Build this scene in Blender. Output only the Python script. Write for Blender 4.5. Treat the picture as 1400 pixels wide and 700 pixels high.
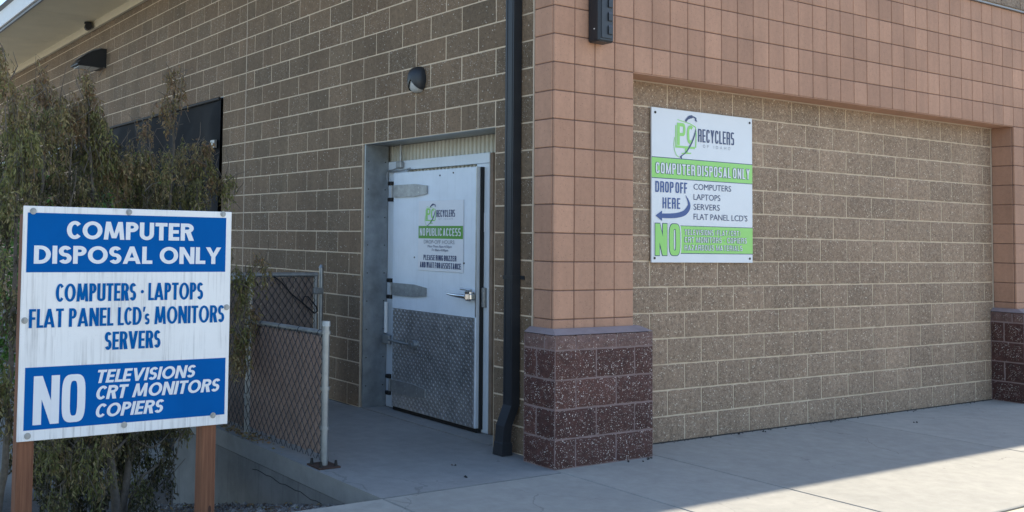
import bpy, math, random
from mathutils import Vector, Matrix
random.seed(7)
R = random.Random(11)
scn = bpy.context.scene
COL = scn.collection
for o in list(bpy.data.objects):
    bpy.data.objects.remove(o)

# ------------------------------------------------------------------ camera
CAM = (-6.6124, -5.1970, 1.5708)
YAW, PITCH, ROLL, FPX, CX, CY = 0.5118, 0.0472, 0.0181, 1315.08, 391.66, 260.29
def cam_axes():
    f = Vector((math.sin(YAW)*math.cos(PITCH), math.cos(YAW)*math.cos(PITCH), math.sin(PITCH)))
    r = Vector((math.cos(YAW), -math.sin(YAW), 0)); u = r.cross(f)
    return r*math.cos(ROLL)+u*math.sin(ROLL), u*math.cos(ROLL)-r*math.sin(ROLL), f
AX = cam_axes()
cam = bpy.data.cameras.new('camera'); camo = bpy.data.objects.new('camera', cam); COL.objects.link(camo)
camo.matrix_world = Matrix((
    (AX[0].x, AX[1].x, -AX[2].x, CAM[0]), (AX[0].y, AX[1].y, -AX[2].y, CAM[1]),
    (AX[0].z, AX[1].z, -AX[2].z, CAM[2]), (0, 0, 0, 1)))
cam.sensor_fit = 'HORIZONTAL'; cam.sensor_width = 36; cam.lens = FPX/1400*36
cam.shift_x = (700-CX)/1400; cam.shift_y = -(350-CY)/1400
cam.clip_start = 0.05; cam.clip_end = 3000
scn.camera = camo
def px(p):
    d = Vector(p)-Vector(CAM); z = d.dot(AX[2])
    if z < 0.1: return None
    return CX+FPX*d.dot(AX[0])/z, CY-FPX*d.dot(AX[1])/z, z

# ------------------------------------------------------------------ light
SUNV = Vector((1.15, 0.19, 1.0)).normalized()
EL = math.asin(SUNV.z); AZ = math.atan2(SUNV.x, SUNV.y)
w = bpy.data.worlds.new('World'); scn.world = w; w.use_nodes = True
nt = w.node_tree; bg = nt.nodes['Background']
sky = nt.nodes.new('ShaderNodeTexSky'); sky.sky_type = 'NISHITA'; sky.sun_disc = False
sky.sun_elevation = EL; sky.sun_rotation = AZ
sky.air_density = 1.0; sky.dust_density = 0.5; sky.ozone_density = 2.0
nt.links.new(sky.outputs[0], bg.inputs[0]); bg.inputs[1].default_value = 0.15
sun = bpy.data.lights.new('sun', 'SUN'); sun.energy = 4.0; sun.angle = math.radians(0.5); sun.color = (1.0, 0.92, 0.77)
suno = bpy.data.objects.new('sun', sun); COL.objects.link(suno)
suno.rotation_euler = SUNV.to_track_quat('Z', 'Y').to_euler()
scn.view_settings.view_transform = 'Standard'; scn.view_settings.look = 'None'
scn.view_settings.exposure = 1.08; scn.view_settings.gamma = 1.0

# ------------------------------------------------------------------ materials
class NT:
    def __init__(s, name):
        s.m = bpy.data.materials.new(name); s.m.use_nodes = True
        s.t = s.m.node_tree; s.b = s.t.nodes['Principled BSDF']
        s.pos = None
    def n(s, typ, **kw):
        nd = s.t.nodes.new(typ)
        for k, v in kw.items(): setattr(nd, k, v)
        return nd
    def l(s, a, b): s.t.links.new(a, b)
    def P(s):
        if s.pos is None: s.pos = s.n('ShaderNodeNewGeometry')
        return s.pos.outputs['Position']
    def mapv(s, scale):
        mp = s.n('ShaderNodeMapping'); mp.inputs['Scale'].default_value = scale
        s.l(s.P(), mp.inputs['Vector']); return mp.outputs[0]
    def noise(s, scale, detail=3, vec=None, rough=.55):
        nd = s.n('ShaderNodeTexNoise'); nd.inputs['Scale'].default_value = scale
        nd.inputs['Detail'].default_value = detail; nd.inputs['Roughness'].default_value = rough
        s.l(vec or s.P(), nd.inputs['Vector']); return nd.outputs['Fac']
    def rng(s, v, a, b, c=0., d=1.):
        nd = s.n('ShaderNodeMapRange'); nd.clamp = True
        for i, x in enumerate((a, b, c, d)): nd.inputs[i+1].default_value = x
        s.l(v, nd.inputs[0]); return nd.outputs[0]
    def math(s, op, a, b):
        nd = s.n('ShaderNodeMath', operation=op)
        for i, x in enumerate((a, b)):
            if isinstance(x, (int, float)): nd.inputs[i].default_value = x
            else: s.l(x, nd.inputs[i])
        return nd.outputs[0]
    def mix(s, f, a, b, mode='MIX'):
        nd = s.n('ShaderNodeMix', data_type='RGBA', blend_type=mode)
        if isinstance(f, (int, float)): nd.inputs[0].default_value = f
        else: s.l(f, nd.inputs[0])
        for i, x in ((6, a), (7, b)):
            if isinstance(x, tuple): nd.inputs[i].default_value = (*x, 1) if len(x) == 3 else x
            else: s.l(x, nd.inputs[i])
        return nd.outputs[2]
    def scale(s, colr, fac):
        nd = s.n('ShaderNodeVectorMath', operation='SCALE')
        if isinstance(colr, tuple): nd.inputs[0].default_value = colr
        else: s.l(colr, nd.inputs[0])
        s.l(fac, nd.inputs['Scale']); return nd.outputs[0]
    def bump(s, h, strength, dist=.01):
        nd = s.n('ShaderNodeBump'); nd.inputs['Strength'].default_value = strength
        nd.inputs['Distance'].default_value = dist
        s.l(h, nd.inputs['Height']); s.l(nd.outputs[0], s.b.inputs['Normal'])
    def col(s, c):
        if isinstance(c, tuple): s.b.inputs['Base Color'].default_value = (*c, 1)
        else: s.l(c, s.b.inputs['Base Color'])
    def rm(s, r, m=0.):
        s.b.inputs['Roughness'].default_value = r; s.b.inputs['Metallic'].default_value = m
    def rand(s, island=False):
        if island:
            s.P(); return s.pos.outputs['Random Per Island']
        return s.n('ShaderNodeObjectInfo').outputs['Random']

def block_mat(name, base, warm, speck, island=False, speckscale=110., amount=.72, size=.32, vary=.28, bump=.5, dirt=.12, rough=.9, grain=0.25):
    s = NT(name); r = s.rand(island)
    c = s.mix(r, base, warm)
    r2 = s.math('FRACT', s.math('MULTIPLY', r, 7.31), 0)
    c = s.scale(c, s.rng(r2, 0, 1, 1-vary, 1+vary*.8))
    c = s.scale(c, s.rng(s.noise(28, 5, rough=.75), .3, .7, 1-grain, 1+grain))
    c = s.scale(c, s.rng(s.noise(1.1, 3), .3, .7, 1-dirt, 1+dirt))
    c = s.scale(c, s.rng(s.noise(1., 4, vec=s.mapv((7, 7, .7)), rough=.65), .32, .72, 1+dirt*.6, 1-dirt*1.1))
    for k, sc in enumerate((speckscale, speckscale*.55)):
        v = s.n('ShaderNodeTexVoronoi'); v.inputs['Scale'].default_value = sc; s.l(s.P(), v.inputs['Vector'])
        sep = s.n('ShaderNodeSeparateColor'); s.l(v.outputs['Color'], sep.inputs[0])
        m = s.math('MULTIPLY', s.math('LESS_THAN', v.outputs['Distance'], size), s.math('GREATER_THAN', sep.outputs[0], amount+(.14 if k else 0)))
        m2 = s.math('MULTIPLY', m, s.rng(sep.outputs[1], 0, 1, .25, 1))
        c = s.mix(m2, c, speck)
        md = s.math('MULTIPLY', s.math('LESS_THAN', v.outputs['Distance'], size*1.1), s.math('LESS_THAN', sep.outputs[0], .22))
        c = s.mix(s.math('MULTIPLY', md, .45), c, tuple(x*.35 for x in base))
    s.col(c); s.rm(rough)
    s.bump(s.math('ADD', s.noise(90, 4, rough=.7), s.noise(25, 3)), bump, .012)
    return s.m

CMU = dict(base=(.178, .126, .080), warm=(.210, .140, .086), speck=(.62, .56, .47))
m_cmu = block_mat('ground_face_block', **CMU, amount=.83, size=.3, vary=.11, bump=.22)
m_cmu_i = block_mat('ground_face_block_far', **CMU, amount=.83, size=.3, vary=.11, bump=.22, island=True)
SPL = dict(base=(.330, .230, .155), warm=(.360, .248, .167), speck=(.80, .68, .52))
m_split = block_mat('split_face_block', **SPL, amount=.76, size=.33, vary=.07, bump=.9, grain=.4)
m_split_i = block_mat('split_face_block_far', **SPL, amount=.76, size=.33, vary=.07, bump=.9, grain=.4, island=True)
PLI = dict(base=(.088, .037, .030), warm=(.110, .047, .037), speck=(.78, .69, .62))
m_plinth = block_mat('maroon_split_block', **PLI, amount=.64, size=.30, vary=.16, bump=.8, speckscale=125, grain=.4)
m_plinth_cap = block_mat('weathered_maroon_block', base=(.155, .090, .078), warm=(.185, .108, .092), speck=(.66, .58, .52), amount=.74, size=.30, vary=.12, bump=.6, speckscale=125, grain=.35)
TIL = dict(base=(.435, .240, .156), warm=(.468, .262, .172), speck=(.40, .27, .20))
m_tile = block_mat('red_scored_tile', **TIL, amount=.93, size=.2, vary=.10, bump=.16, grain=.08, dirt=.11)
m_tile_i = block_mat('red_scored_tile_far', **TIL, amount=.93, size=.2, vary=.10, bump=.16, grain=.08, dirt=.11, island=True)

def plain(name, c, rough=.6, metal=0., var=.08, nscale=6., bump=0., bscale=120., streak=0., spec=None):
    s = NT(name); cc = s.scale(c, s.rng(s.noise(nscale, 5, rough=.65), .3, .7, 1-var, 1+var))
    if streak:
        st = s.noise(1., 4, vec=s.mapv((38, 38, 1.1)))
        cc = s.mix(s.rng(st, .55, .8, 0, streak), cc, tuple(x*.35 for x in c))
    s.col(cc); s.rm(rough, metal)
    if bump: s.bump(s.noise(bscale, 4), bump, .004)
    if spec is not None: s.b.inputs['Specular IOR Level'].default_value = spec
    return s.m

m_mort = plain('pale_mortar', (.64, .505, .36), .95, var=.12, nscale=9, bump=.4)
m_mort_red = plain('brown_tile_joint', (.155, .088, .064), .95, var=.2, nscale=5, bump=.3)
m_mort_pl = plain('maroon_mortar', (.235, .165, .152), .95, var=.15, bump=.4)
m_wash = plain('pale_mortar_wash', (.29, .225, .22), .9, var=.15, bump=.3)
m_caulk = plain('pale_sealant', (.50, .40, .30), .7)
m_conc_wall = plain('retaining_concrete', (.20, .195, .185), .9, var=.22, nscale=3, bump=.4, bscale=60, streak=.55)
m_galv = plain('galvanised_steel', (.34, .355, .36), .42, .75, var=.16, nscale=14)
m_galv_d = plain('dull_galvanised_steel', (.36, .37, .37), .5, .7, var=.2, nscale=20)
m_jamb = plain('galvanised_jamb_lining', (.30, .32, .33), .45, .55, var=.2, nscale=9)
m_alu = plain('aluminium_tread', (.46, .47, .48), .34, .85, var=.25, nscale=9)
m_black = plain('black_rubber', (.012, .012, .013), .6)
m_darkmetal = plain('dark_bronze_metal', (.022, .025, .030), .42, .1, var=.1)
m_drain = plain('black_downspout_paint', (.022, .025, .030), .42, .0, var=.12)
m_door = plain('white_cold_room_paint', (.70, .76, .82), .35, 0, var=.06, nscale=4, streak=.14)
m_frame = plain('white_frame_paint', (.68, .73, .77), .4, 0, var=.04, nscale=4, streak=.1)
m_cream = plain('cream_ribbed_metal', (.62, .59, .50), .5, 0, var=.08, nscale=5, streak=.3)
m_brownstrip = plain('brown_foam_strip', (.24, .17, .12), .9, var=.25)
m_chrome = plain('chrome', (.75, .75, .75), .14, 1., var=.03)
m_signwhite = None
m_soffit = plain('tan_soffit', (.74, .65, .46), .8, var=.06, nscale=2)
m_trim = plain('cream_trim', (.66, .58, .42), .7, var=.05)
m_fascia = plain('white_fascia', (.74, .74, .72), .5, var=.04)
m_roof = plain('grey_roof', (.20, .20, .20), .8)
m_flash = plain('grey_flashing', (.20, .20, .205), .45, .2, var=.06)
m_lens = plain('frosted_lens', (.50, .50, .48), .35)
m_tarp = plain('black_tarp', (.010, .011, .013), .75, var=.2, nscale=4, spec=.2)
m_rust = plain('rusty_steel', (.075, .042, .030), .9, .2, var=.3, nscale=40, bump=.4)
m_bolt = plain('dark_bolt', (.03, .028, .027), .6, .5)
m_slat = plain('brown_privacy_slat', (.34, .235, .185), .7, var=.16, nscale=12)
m_slat2 = plain('faded_brown_privacy_slat', (.22, .165, .135), .7, var=.16, nscale=12)
m_wire = plain('dark_galvanised_wire', (.055, .058, .062), .5, .5, var=.15, nscale=30)
m_blue = plain('sign_blue', (.0, .100, .35), .6, var=.06, nscale=3, streak=.06, spec=.06)
m_bluetx = plain('sign_blue_letters', (.0, .105, .34), .6, var=.04, spec=.06)
m_whitetx = plain('sign_white_letters', (.74, .75, .77), .45, var=.03, streak=.1)
m_navy = plain('navy_print', (.012, .035, .13), .4, var=.02)
m_navy2 = plain('blue_print', (.015, .065, .25), .4, var=.02)
m_green = plain('green_print', (.29, .66, .15), .4, var=.03)
m_green_d = plain('dark_green_print', (.085, .30, .035), .4, var=.03)
m_sheet = plain('white_sign_sheet', (.72, .74, .77), .38, var=.02)
m_greytx = plain('grey_print', (.20, .22, .26), .5, var=.02)
m_yellow = plain('faded_yellow_kerb_paint', (.52, .46, .31), .8, var=.12, nscale=8, bump=.2)
m_branch = plain('grey_bark', (.13, .105, .08), .95, var=.3, nscale=30, bump=.6, bscale=80)
m_whitebeam = plain('white_painted_beam', (.60, .60, .60), .5, var=.10)

def sign_white():
    s = NT('weathered_white_sign'); c = (.82, .81, .79)
    st = s.noise(1., 5, vec=s.mapv((46, 46, 1.6)), rough=.7)
    patch = s.rng(s.noise(3.2, 3), .38, .66)
    c1 = s.mix(s.math('MULTIPLY', s.rng(st, .49, .72, 0, .9), patch), c, (.24, .23, .22))
    c2 = s.mix(s.rng(s.noise(120, 3, rough=.8), .62, .78, 0, .35), c1, (.35, .34, .33))
    c2 = s.scale(c2, s.rng(s.noise(2, 4), .3, .7, .93, 1.04))
    s.col(c2); s.rm(.45); return s.m
m_signwhite = sign_white()

def concrete(name, base, tint, bump=.35):
    s = NT(name)
    r = s.rand()
    c = s.mix(s.rng(s.noise(1.3, 5, rough=.65), .3, .7), base, tint)
    c = s.scale(c, s.rng(s.noise(9, 6, rough=.7), .25, .75, .86, 1.12))
    c = s.scale(c, s.rng(r, 0, 1, .95, 1.05))
    c = s.mix(s.rng(s.noise(260, 2), .62, .72, 0, .4), c, tuple(x*.5 for x in base))
    blot = s.rng(s.noise(2.6, 4), .64, .72, 0, .30)
    c = s.mix(blot, c, tuple(x*.55 for x in base))
    v = s.n('ShaderNodeTexVoronoi'); v.inputs['Scale'].default_value = 3.2; s.l(s.P(), v.inputs['Vector'])
    c = s.mix(s.math('MULTIPLY', s.math('LESS_THAN', v.outputs['Distance'], .035), .6), c, (.09, .085, .08))
    wv = s.n('ShaderNodeTexVoronoi', feature='DISTANCE_TO_EDGE'); wv.inputs['Scale'].default_value = .42
    wn = s.n('ShaderNodeTexNoise'); wn.inputs['Scale'].default_value = 2.2; wn.inputs['Detail'].default_value = 6; s.l(s.P(), wn.inputs['Vector'])
    wa = s.n('ShaderNodeVectorMath', operation='MULTIPLY_ADD'); s.l(wn.outputs['Color'], wa.inputs[0]); wa.inputs[1].default_value = (.55, .55, 0); s.l(s.P(), wa.inputs[2])
    s.l(wa.outputs[0], wv.inputs['Vector'])
    ck = s.math('MULTIPLY', s.math('LESS_THAN', wv.outputs['Distance'], .0011), s.math('GREATER_THAN', s.noise(.9, 2), .50))
    c = s.mix(s.math('MULTIPLY', ck, .3), c, (.07, .065, .06))
    c = s.mix(s.rng(s.noise(1., 5, vec=s.mapv((.8, 5, 1)), rough=.7), .56, .74, 0, .22), c, tuple(x*.6 for x in base))
    s.col(c); s.rm(.9); s.bump(s.noise(170, 4, vec=None), bump, .004); return s.m
m_slab = concrete('broomed_concrete', (.34, .322, .282), (.395, .372, .322))
m_landing = concrete('landing_concrete', (.24, .236, .222), (.30, .292, .275))

def ground_mat():
    s = NT('ground_surface')
    sep = s.n('ShaderNodeSeparateXYZ'); s.l(s.P(), sep.inputs[0])
    g = s.mix(s.rng(s.noise(30, 6, rough=.8), .3, .7), (.055, .047, .040), (.15, .135, .12))
    g = s.mix(s.rng(s.noise(110, 3, rough=.8), .55, .75), g, (.22, .20, .18))
    a = s.mix(s.rng(s.noise(60, 4), .3, .7), (.40, .37, .31), (.47, .44, .375))
    d = s.mix(s.rng(s.noise(20, 4), .3, .7), (.31, .295, .255), (.38, .36, .315))
    f1 = s.rng(sep.outputs[1], -2.5, -2.45); f2 = s.rng(sep.outputs[1], 5.0, 6.0)
    s.col(s.mix(f2, s.mix(f1, a, g), d)); s.rm(.95)
    s.bump(s.noise(60, 5, rough=.75), .8, .03); return s.m
m_ground = ground_mat()

def wood():
    s = NT('stained_cedar_post')
    g = s.noise(1., 5, vec=s.mapv((60, 60, 2.2)), rough=.7)
    c = s.mix(s.rng(g, .3, .7), (.125, .045, .020), (.260, .108, .052))
    v = s.n('ShaderNodeTexVoronoi'); v.inputs['Scale'].default_value = 1.
    s.l(s.mapv((9, 9, 4.2)), v.inputs['Vector'])
    c = s.mix(s.math('MULTIPLY', s.math('LESS_THAN', v.outputs['Distance'], .10), .8), c, (.035, .014, .01))
    cr = s.noise(1., 2, vec=s.mapv((45, 45, .6)))
    c = s.mix(s.rng(cr, .66, .70, 0, .85), c, (.02, .01, .008))
    s.col(c); s.rm(.8); s.bump(g, .5, .004); return s.m
m_wood = wood()

def leaf(name, cols, k=1.):
    s = NT(name); r = s.rand(True)
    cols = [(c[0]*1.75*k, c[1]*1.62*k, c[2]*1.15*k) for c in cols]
    cr = s.n('ShaderNodeValToRGB'); s.l(r, cr.inputs[0])
    el = cr.color_ramp.elements
    el[0].position = 0; el[0].color = (*cols[0], 1); el[1].position = 1; el[1].color = (*cols[-1], 1)
    for i, c in enumerate(cols[1:-1]):
        e = el.new((i+1)/(len(cols)-1)); e.color = (*c, 1)
    s.l(cr.outputs[0], s.b.inputs['Base Color']); s.rm(.65)
    tr = s.n('ShaderNodeBsdfTranslucent'); s.l(cr.outputs[0], tr.inputs[0])
    mx = s.n('ShaderNodeMixShader'); mx.inputs[0].default_value = .25
    s.l(s.b.outputs[0], mx.inputs[1]); s.l(tr.outputs[0], mx.inputs[2])
    s.l(mx.outputs[0], s.t.nodes['Material Output'].inputs['Surface']); return s.m
m_leaf_g = leaf('olive_leaves', [(.055, .062, .028), (.105, .115, .048), (.16, .155, .07), (.075, .090, .036), (.22, .20, .11)])
m_leaf_m = leaf('mixed_dry_leaves', [(.075, .070, .038), (.15, .125, .072), (.11, .085, .052), (.24, .205, .135), (.10, .105, .048), (.17, .115, .08)])
m_leaf_b = leaf('brown_dead_leaves', [(.090, .055, .038), (.16, .10, .072), (.21, .155, .105), (.12, .10, .055), (.10, .068, .05)])
m_leaf_shade = leaf('shade_darkened_leaves', [(.040, .042, .024), (.075, .075, .042), (.10, .082, .055), (.055, .062, .032)], .62)  # inner shade of the shrubs painted in as darker leaf colours
m_leaf_v = leaf('bright_green_leaves', [(.05, .11, .03), (.08, .17, .045), (.10, .20, .06), (.06, .13, .035)])

# ------------------------------------------------------------------ builders
WL = {}
def setp(o, label=None, cat=None, group=None, kind=None):
    if label: o['label'] = label
    if cat: o['category'] = cat
    if group: o['group'] = group
    if kind: o['kind'] = kind
    return o
def place(o, parent, origin):
    COL.objects.link(o); WL[o] = Vector(origin)
    if parent is not None:
        o.parent = parent; o.location = Vector(origin)-WL[parent]
    else: o.location = origin
    return o
def empty(name, loc, **kw):
    o = bpy.data.objects.new(name, None); o.empty_display_size = .2
    return setp(place(o, None, loc), **kw)
def obj(name, me, parent=None, origin=(0, 0, 0), **kw):
    return setp(place(bpy.data.objects.new(name, me), parent, origin), **kw)

class G:
    """a growing list of verts, faces, material slots"""
    def __init__(s): s.v = []; s.f = []; s.mi = []; s.sm = []
    def add(s, vs, fs, mi=0, smooth=False):
        b = len(s.v); s.v += [tuple(p) for p in vs]
        for f in fs: s.f.append([b+i for i in f]); s.mi.append(mi); s.sm.append(smooth)
        return s
    def box(s, x0, y0, z0, x1, y1, z1, mi=0):
        v = [(x0,y0,z0),(x1,y0,z0),(x1,y1,z0),(x0,y1,z0),(x0,y0,z1),(x1,y0,z1),(x1,y1,z1),(x0,y1,z1)]
        return s.add(v, [(0,3,2,1),(4,5,6,7),(0,1,5,4),(1,2,6,5),(2,3,7,6),(3,0,4,7)], mi)
    def bbox(s, x0, y0, z0, x1, y1, z1, b, mi=0):
        """box with every edge chamfered by b"""
        c = [(x0,x1),(y0,y1),(z0,z1)]; vs = []; idx = {}
        for sx in (0,1):
            for sy in (0,1):
                for sz in (0,1):
                    for ax in range(3):
                        p = [c[0][sx]+(b if sx==0 else -b), c[1][sy]+(b if sy==0 else -b), c[2][sz]+(b if sz==0 else -b)]
                        p[ax] = c[ax][(sx,sy,sz)[ax]]
                        idx[(sx,sy,sz,ax)] = len(vs); vs.append(tuple(p))
        fs = []
        for ax in range(3):
            o1, o2 = [a for a in range(3) if a != ax]
            for sd in (0,1):
                q = []
                for a, bb in ((0,0),(1,0),(1,1),(0,1)):
                    k = [0,0,0]; k[ax] = sd; k[o1] = a; k[o2] = bb; q.append(idx[(*k,ax)])
                fs.append(q)
            for a in (0,1):
                for bb in (0,1):
                    k0=[0,0,0]; k0[o1]=a; k0[o2]=bb; k1=list(k0); k1[ax]=1
                    fs.append([idx[(*k0,o1)], idx[(*k1,o1)], idx[(*k1,o2)], idx[(*k0,o2)]])
        for sx in (0,1):
            for sy in (0,1):
                for sz in (0,1): fs.append([idx[(sx,sy,sz,a)] for a in range(3)])
        return s.add(vs, fs, mi)
    def tube(s, pts, rad, n=8, mi=0, cap=True):
        pts = [Vector(p) for p in pts]; rings = []
        if isinstance(rad, (int, float)): rad = [rad]*len(pts)
        up = None
        for i, p in enumerate(pts):
            t = (pts[min(i+1, len(pts)-1)]-pts[max(i-1, 0)]).normalized()
            if up is None: up = Vector((0,0,1)) if abs(t.z) < .9 else Vector((1,0,0))
            a = t.cross(up).normalized(); b2 = a.cross(t); up = b2
            rings.append([p+(a*math.cos(2*math.pi*k/n)+b2*math.sin(2*math.pi*k/n))*rad[i] for k in range(n)])
        fs = []
        for i in range(len(pts)-1):
            for k in range(n):
                k2 = (k+1) % n; fs.append((i*n+k, i*n+k2, (i+1)*n+k2, (i+1)*n+k))
        vs = [q for r in rings for q in r]
        s.add(vs, fs, mi, n > 4)
        if cap: s.add(rings[0], [tuple(range(n-1, -1, -1))], mi); s.add(rings[-1], [tuple(range(n))], mi)
        return s
    def prism(s, poly, axis, a, b, mi=0):
        """extrude a 2-D polygon along axis (0,1,2); poly is in the other two axes in order"""
        def P3(p, q):
            r = list(p); r.insert(axis, q); return tuple(r)
        n = len(poly); vs = [P3(p, a) for p in poly]+[P3(p, b) for p in poly]
        fs = [tuple(range(n)), tuple(range(2*n-1, n-1, -1))]+[(i, (i+1) % n, n+(i+1) % n, n+i) for i in range(n)]
        return s.add(vs, fs, mi)
    def disc(s, c, axis, r, h, n=14, mi=0):
        poly = []
        for k in range(n):
            poly.append((r*math.cos(2*math.pi*k/n), r*math.sin(2*math.pi*k/n)))
        o = [i for i in range(3) if i != axis]
        pl = [(c[o[0]]+p[0], c[o[1]]+p[1]) for p in poly]
        return s.prism(pl, axis, c[axis], c[axis]+h, mi)
    def mesh(s, name, mats, off=(0,0,0), recalc=True):
        me = bpy.data.meshes.new(name)
        me.from_pydata([(a-off[0], b-off[1], c-off[2]) for a, b, c in s.v], [], s.f)
        for m in (mats if isinstance(mats, (list, tuple)) else [mats]): me.materials.append(m)
        me.polygons.foreach_set('material_index', s.mi); me.polygons.foreach_set('use_smooth', s.sm)
        if recalc:
            import bmesh
            bm = bmesh.new(); bm.from_mesh(me); bmesh.ops.recalc_face_normals(bm, faces=bm.faces); bm.to_mesh(me); bm.free()
        return me
    def obj(s, name, mats, parent=None, origin=None, recalc=True, **kw):
        org = origin if origin is not None else (tuple(WL[parent]) if parent is not None else (0,0,0))
        return obj(name, s.mesh(name, mats, org, recalc), parent, org, **kw)

U = 0.2032
X0, XA, RB, YO = -1.648, -1.603, 0.210, 0.456     # pillar corner, side wall face, recess, door jamb
YD1 = YO+9*U                                      # other door jamb
YC = YO+21*U                                      # control joint
YK0, YK1 = YO+24*U, YO+48*U                       # dock opening
XP1 = X0+4*U                                      # right edge of the corner pillar
XQ0, XQ1 = X0+32*U, X0+36*U                       # far pillar
XE = XQ0-.010                                        # right end of the infill

# ------------------------------------------------------------------ setting
def gz(y):
    return -0.16 if y < -.355 else -0.05 - min(max((y+0.36)*0.245, 0), 1.20)
xs = [-400, -120, -40, -20, -12, -8, -6, -5, -4, -3.2, -1.6, 0, 4, 10, 20, 40, 120, 400]
ys = [-500, -120, -40, -15, -8, -5, -3, -2.2, -.6, -.37, -.35]+[-.36+.25*i for i in range(1, 20)]+[6, 9, 14, 20, 40, 120, 500]
g = G()
g.add([(x, y, gz(y)+((R.random()-.5)*.03 if -5 < x < -3.3 and -.2 < y < 3 else 0)) for y in ys for x in xs],
      [(j*len(xs)+i, j*len(xs)+i+1, (j+1)*len(xs)+i+1, (j+1)*len(xs)+i) for j in range(len(ys)-1) for i in range(len(xs)-1)], 0, True)
g.obj('ground', m_ground, kind='structure')

walk = empty('sidewalk', (0, 0, 0), kind='structure')
def slab(x0, x1, y0, y1, mat=m_slab, z=0., name='paving_slab', par=walk):
    gp = .005
    o = G().bbox(x0+gp, y0+gp, -.15, x1-gp, y1-gp, z, .006).obj(name, mat, par, origin=((x0+x1)/2, (y0+y1)/2, 0)); return o
XJ = [-14, -11.6, -9.0, -6.1, -3.2, -1.715, -.68, 2.1, 4.9, 7.7, 10.5, 13.3, 16.1]
for i in range(len(XJ)-1):
    a, b = XJ[i], XJ[i+1]
    slab(a, b, -2.21, -.37 if b < -1.7 else (-.22 if b < -.6 else -.002))
G().box(-14, -2.205, -.2, 16.1, .02, -.16+.005).obj('slab_bed', m_mort_pl, walk, origin=(0, 0, 0))
g = G()
for i in range(12): g.bbox(-14+i*2.5+.004, -2.37, -.17, -14+(i+1)*2.5-.004, -2.218, -.004, .012)
g.obj('kerb', m_yellow, kind='structure')
# raised landing before the door with its retaining wall
land = empty('door_landing', (-3.2, -.36, 0), kind='structure')
G().prism([(-3.205, -.362), (-1.719, -.362), (-1.719, -.2), (-1.28, -.2), (-1.28, 2.42), (-1.62, 2.42), (-1.62, 2.85), (-3.205, 2.85)], 2, -.13, 0).obj('landing_slab', m_landing, land)
g = G().bbox(-3.20, -.35, -1.5, -3.0, 2.84, -.134, .004)
g.box(-3.0, 2.6, -1.5, -1.6, 2.84, -.134)
g.obj('retaining_wall', m_conc_wall, land)
g = G(); pts = []
for i in range(15):
    t = i/14; y = .32+t*1.0; pts.append((-3.201, y, -.205+.02*t+.006*math.sin(i*2.1)+.004*math.sin(i*5.3)))
g.tube(pts, .003, 4); g.obj('crack', m_black, land)

# ------------------------------------------------------------------ the building
bld = empty('block_building', (-1.6, 0, 0), label='brown block building with a red tiled corner pillar and tiled band above the recessed wall', cat='building')
side = G()
T = -1.5995   # mortar plane of the side wall
ZT = 25*U
side.box(T, -.012, 0, -1.32, YO, ZT); side.box(T, YO, 12*U, -1.32, YD1, ZT)
side.box(T, YD1, 0, -1.32, YK0, ZT); side.box(T, YK0, 16*U, -1.32, YK1, ZT); side.box(T, YK1, 0, -1.32, 18.5, ZT)
side = side.obj('side_wall', m_mort, bld)
G().box(-1.60, 2.86, -1.5, -1.33, 18.5, -.003).obj('foundation', m_conc_wall, bld)

_bm = {}
def block_mesh(key, lx, ly, lz, mats, bev):
    k = (key, round(lx, 3), round(ly, 3), round(lz, 3), R.randrange(6))
    if k not in _bm:
        g = G().bbox(0, 0, 0, lx, ly, lz, bev)
        g.v = [(x, y+R.uniform(-.0014, .0014), z+R.uniform(-.0014, .0014)) for x, y, z in g.v]
        _bm[k] = g.mesh(key, mats)
    return _bm[k]
# side wall blocks: list of (y0, y1, z0)
blocks = []
rows = 25
for c in range(1, rows+1):
    z0 = (c-1)*U; off = 1 if c % 2 == 0 else 0
    def run(ya, yb, units):
        """units: joint positions counted in U from YO"""
        js = [ya]+[YO+u*U for u in units if ya+.03 < YO+u*U < yb-.03]+[yb]
        for a, b in zip(js[:-1], js[1:]): blocks.append((a, b, z0))
    us = [u for u in range(-4, 100) if (u-off) % 2 == 0]
    if c == 13:
        run(-.013, YD1, range(0, 10)); start = YD1
    elif c <= 12:
        run(-.013, YO, us); start = YD1
    else: run(-.013, YC, us); start = None
    if start: run(start, YC, us)
    if c <= 16:
        run(YC, YK0, us); run(YK1, 18.5, us)
    else: run(YC, 18.5, us)
def area(a, b, z0):
    q = [px((XA, a, z0)), px((XA, b, z0)), px((XA, b, z0+U)), px((XA, a, z0+U))]
    cx_ = sum(p[0] for p in q)/4; cy_ = sum(p[1] for p in q)/4
    ar = abs((q[2][0]-q[0][0])*(q[2][1]-q[0][1]))
    vis = -25 < cx_ < 1425 and -20 < cy_ < 720
    if cx_ < 305 and cy_ > 300: vis = False
    return ar if vis else ar*1e-4
blocks.sort(key=lambda t: -area(*t))
GAP = .006
far = G()
for i, (a, b, z0) in enumerate(blocks):
    dz = GAP; pr = R.uniform(-.0012, .0012)
    ln = b-a-2*GAP
    if i < 300:
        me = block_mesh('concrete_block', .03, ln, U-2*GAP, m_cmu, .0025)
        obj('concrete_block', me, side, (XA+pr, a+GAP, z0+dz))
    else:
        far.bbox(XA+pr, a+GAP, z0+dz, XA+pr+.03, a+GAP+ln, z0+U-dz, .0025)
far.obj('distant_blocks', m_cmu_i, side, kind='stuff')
G().box(XA-.0006, YC-.007, 0, XA+.01, YC+.007, ZT).obj('control_joint', m_caulk, side)
G().box(-1.600, YK0, 16*U-.012, -1.33, YK1, 16*U-.002).obj('dock_lintel', m_flash, bld)

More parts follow.
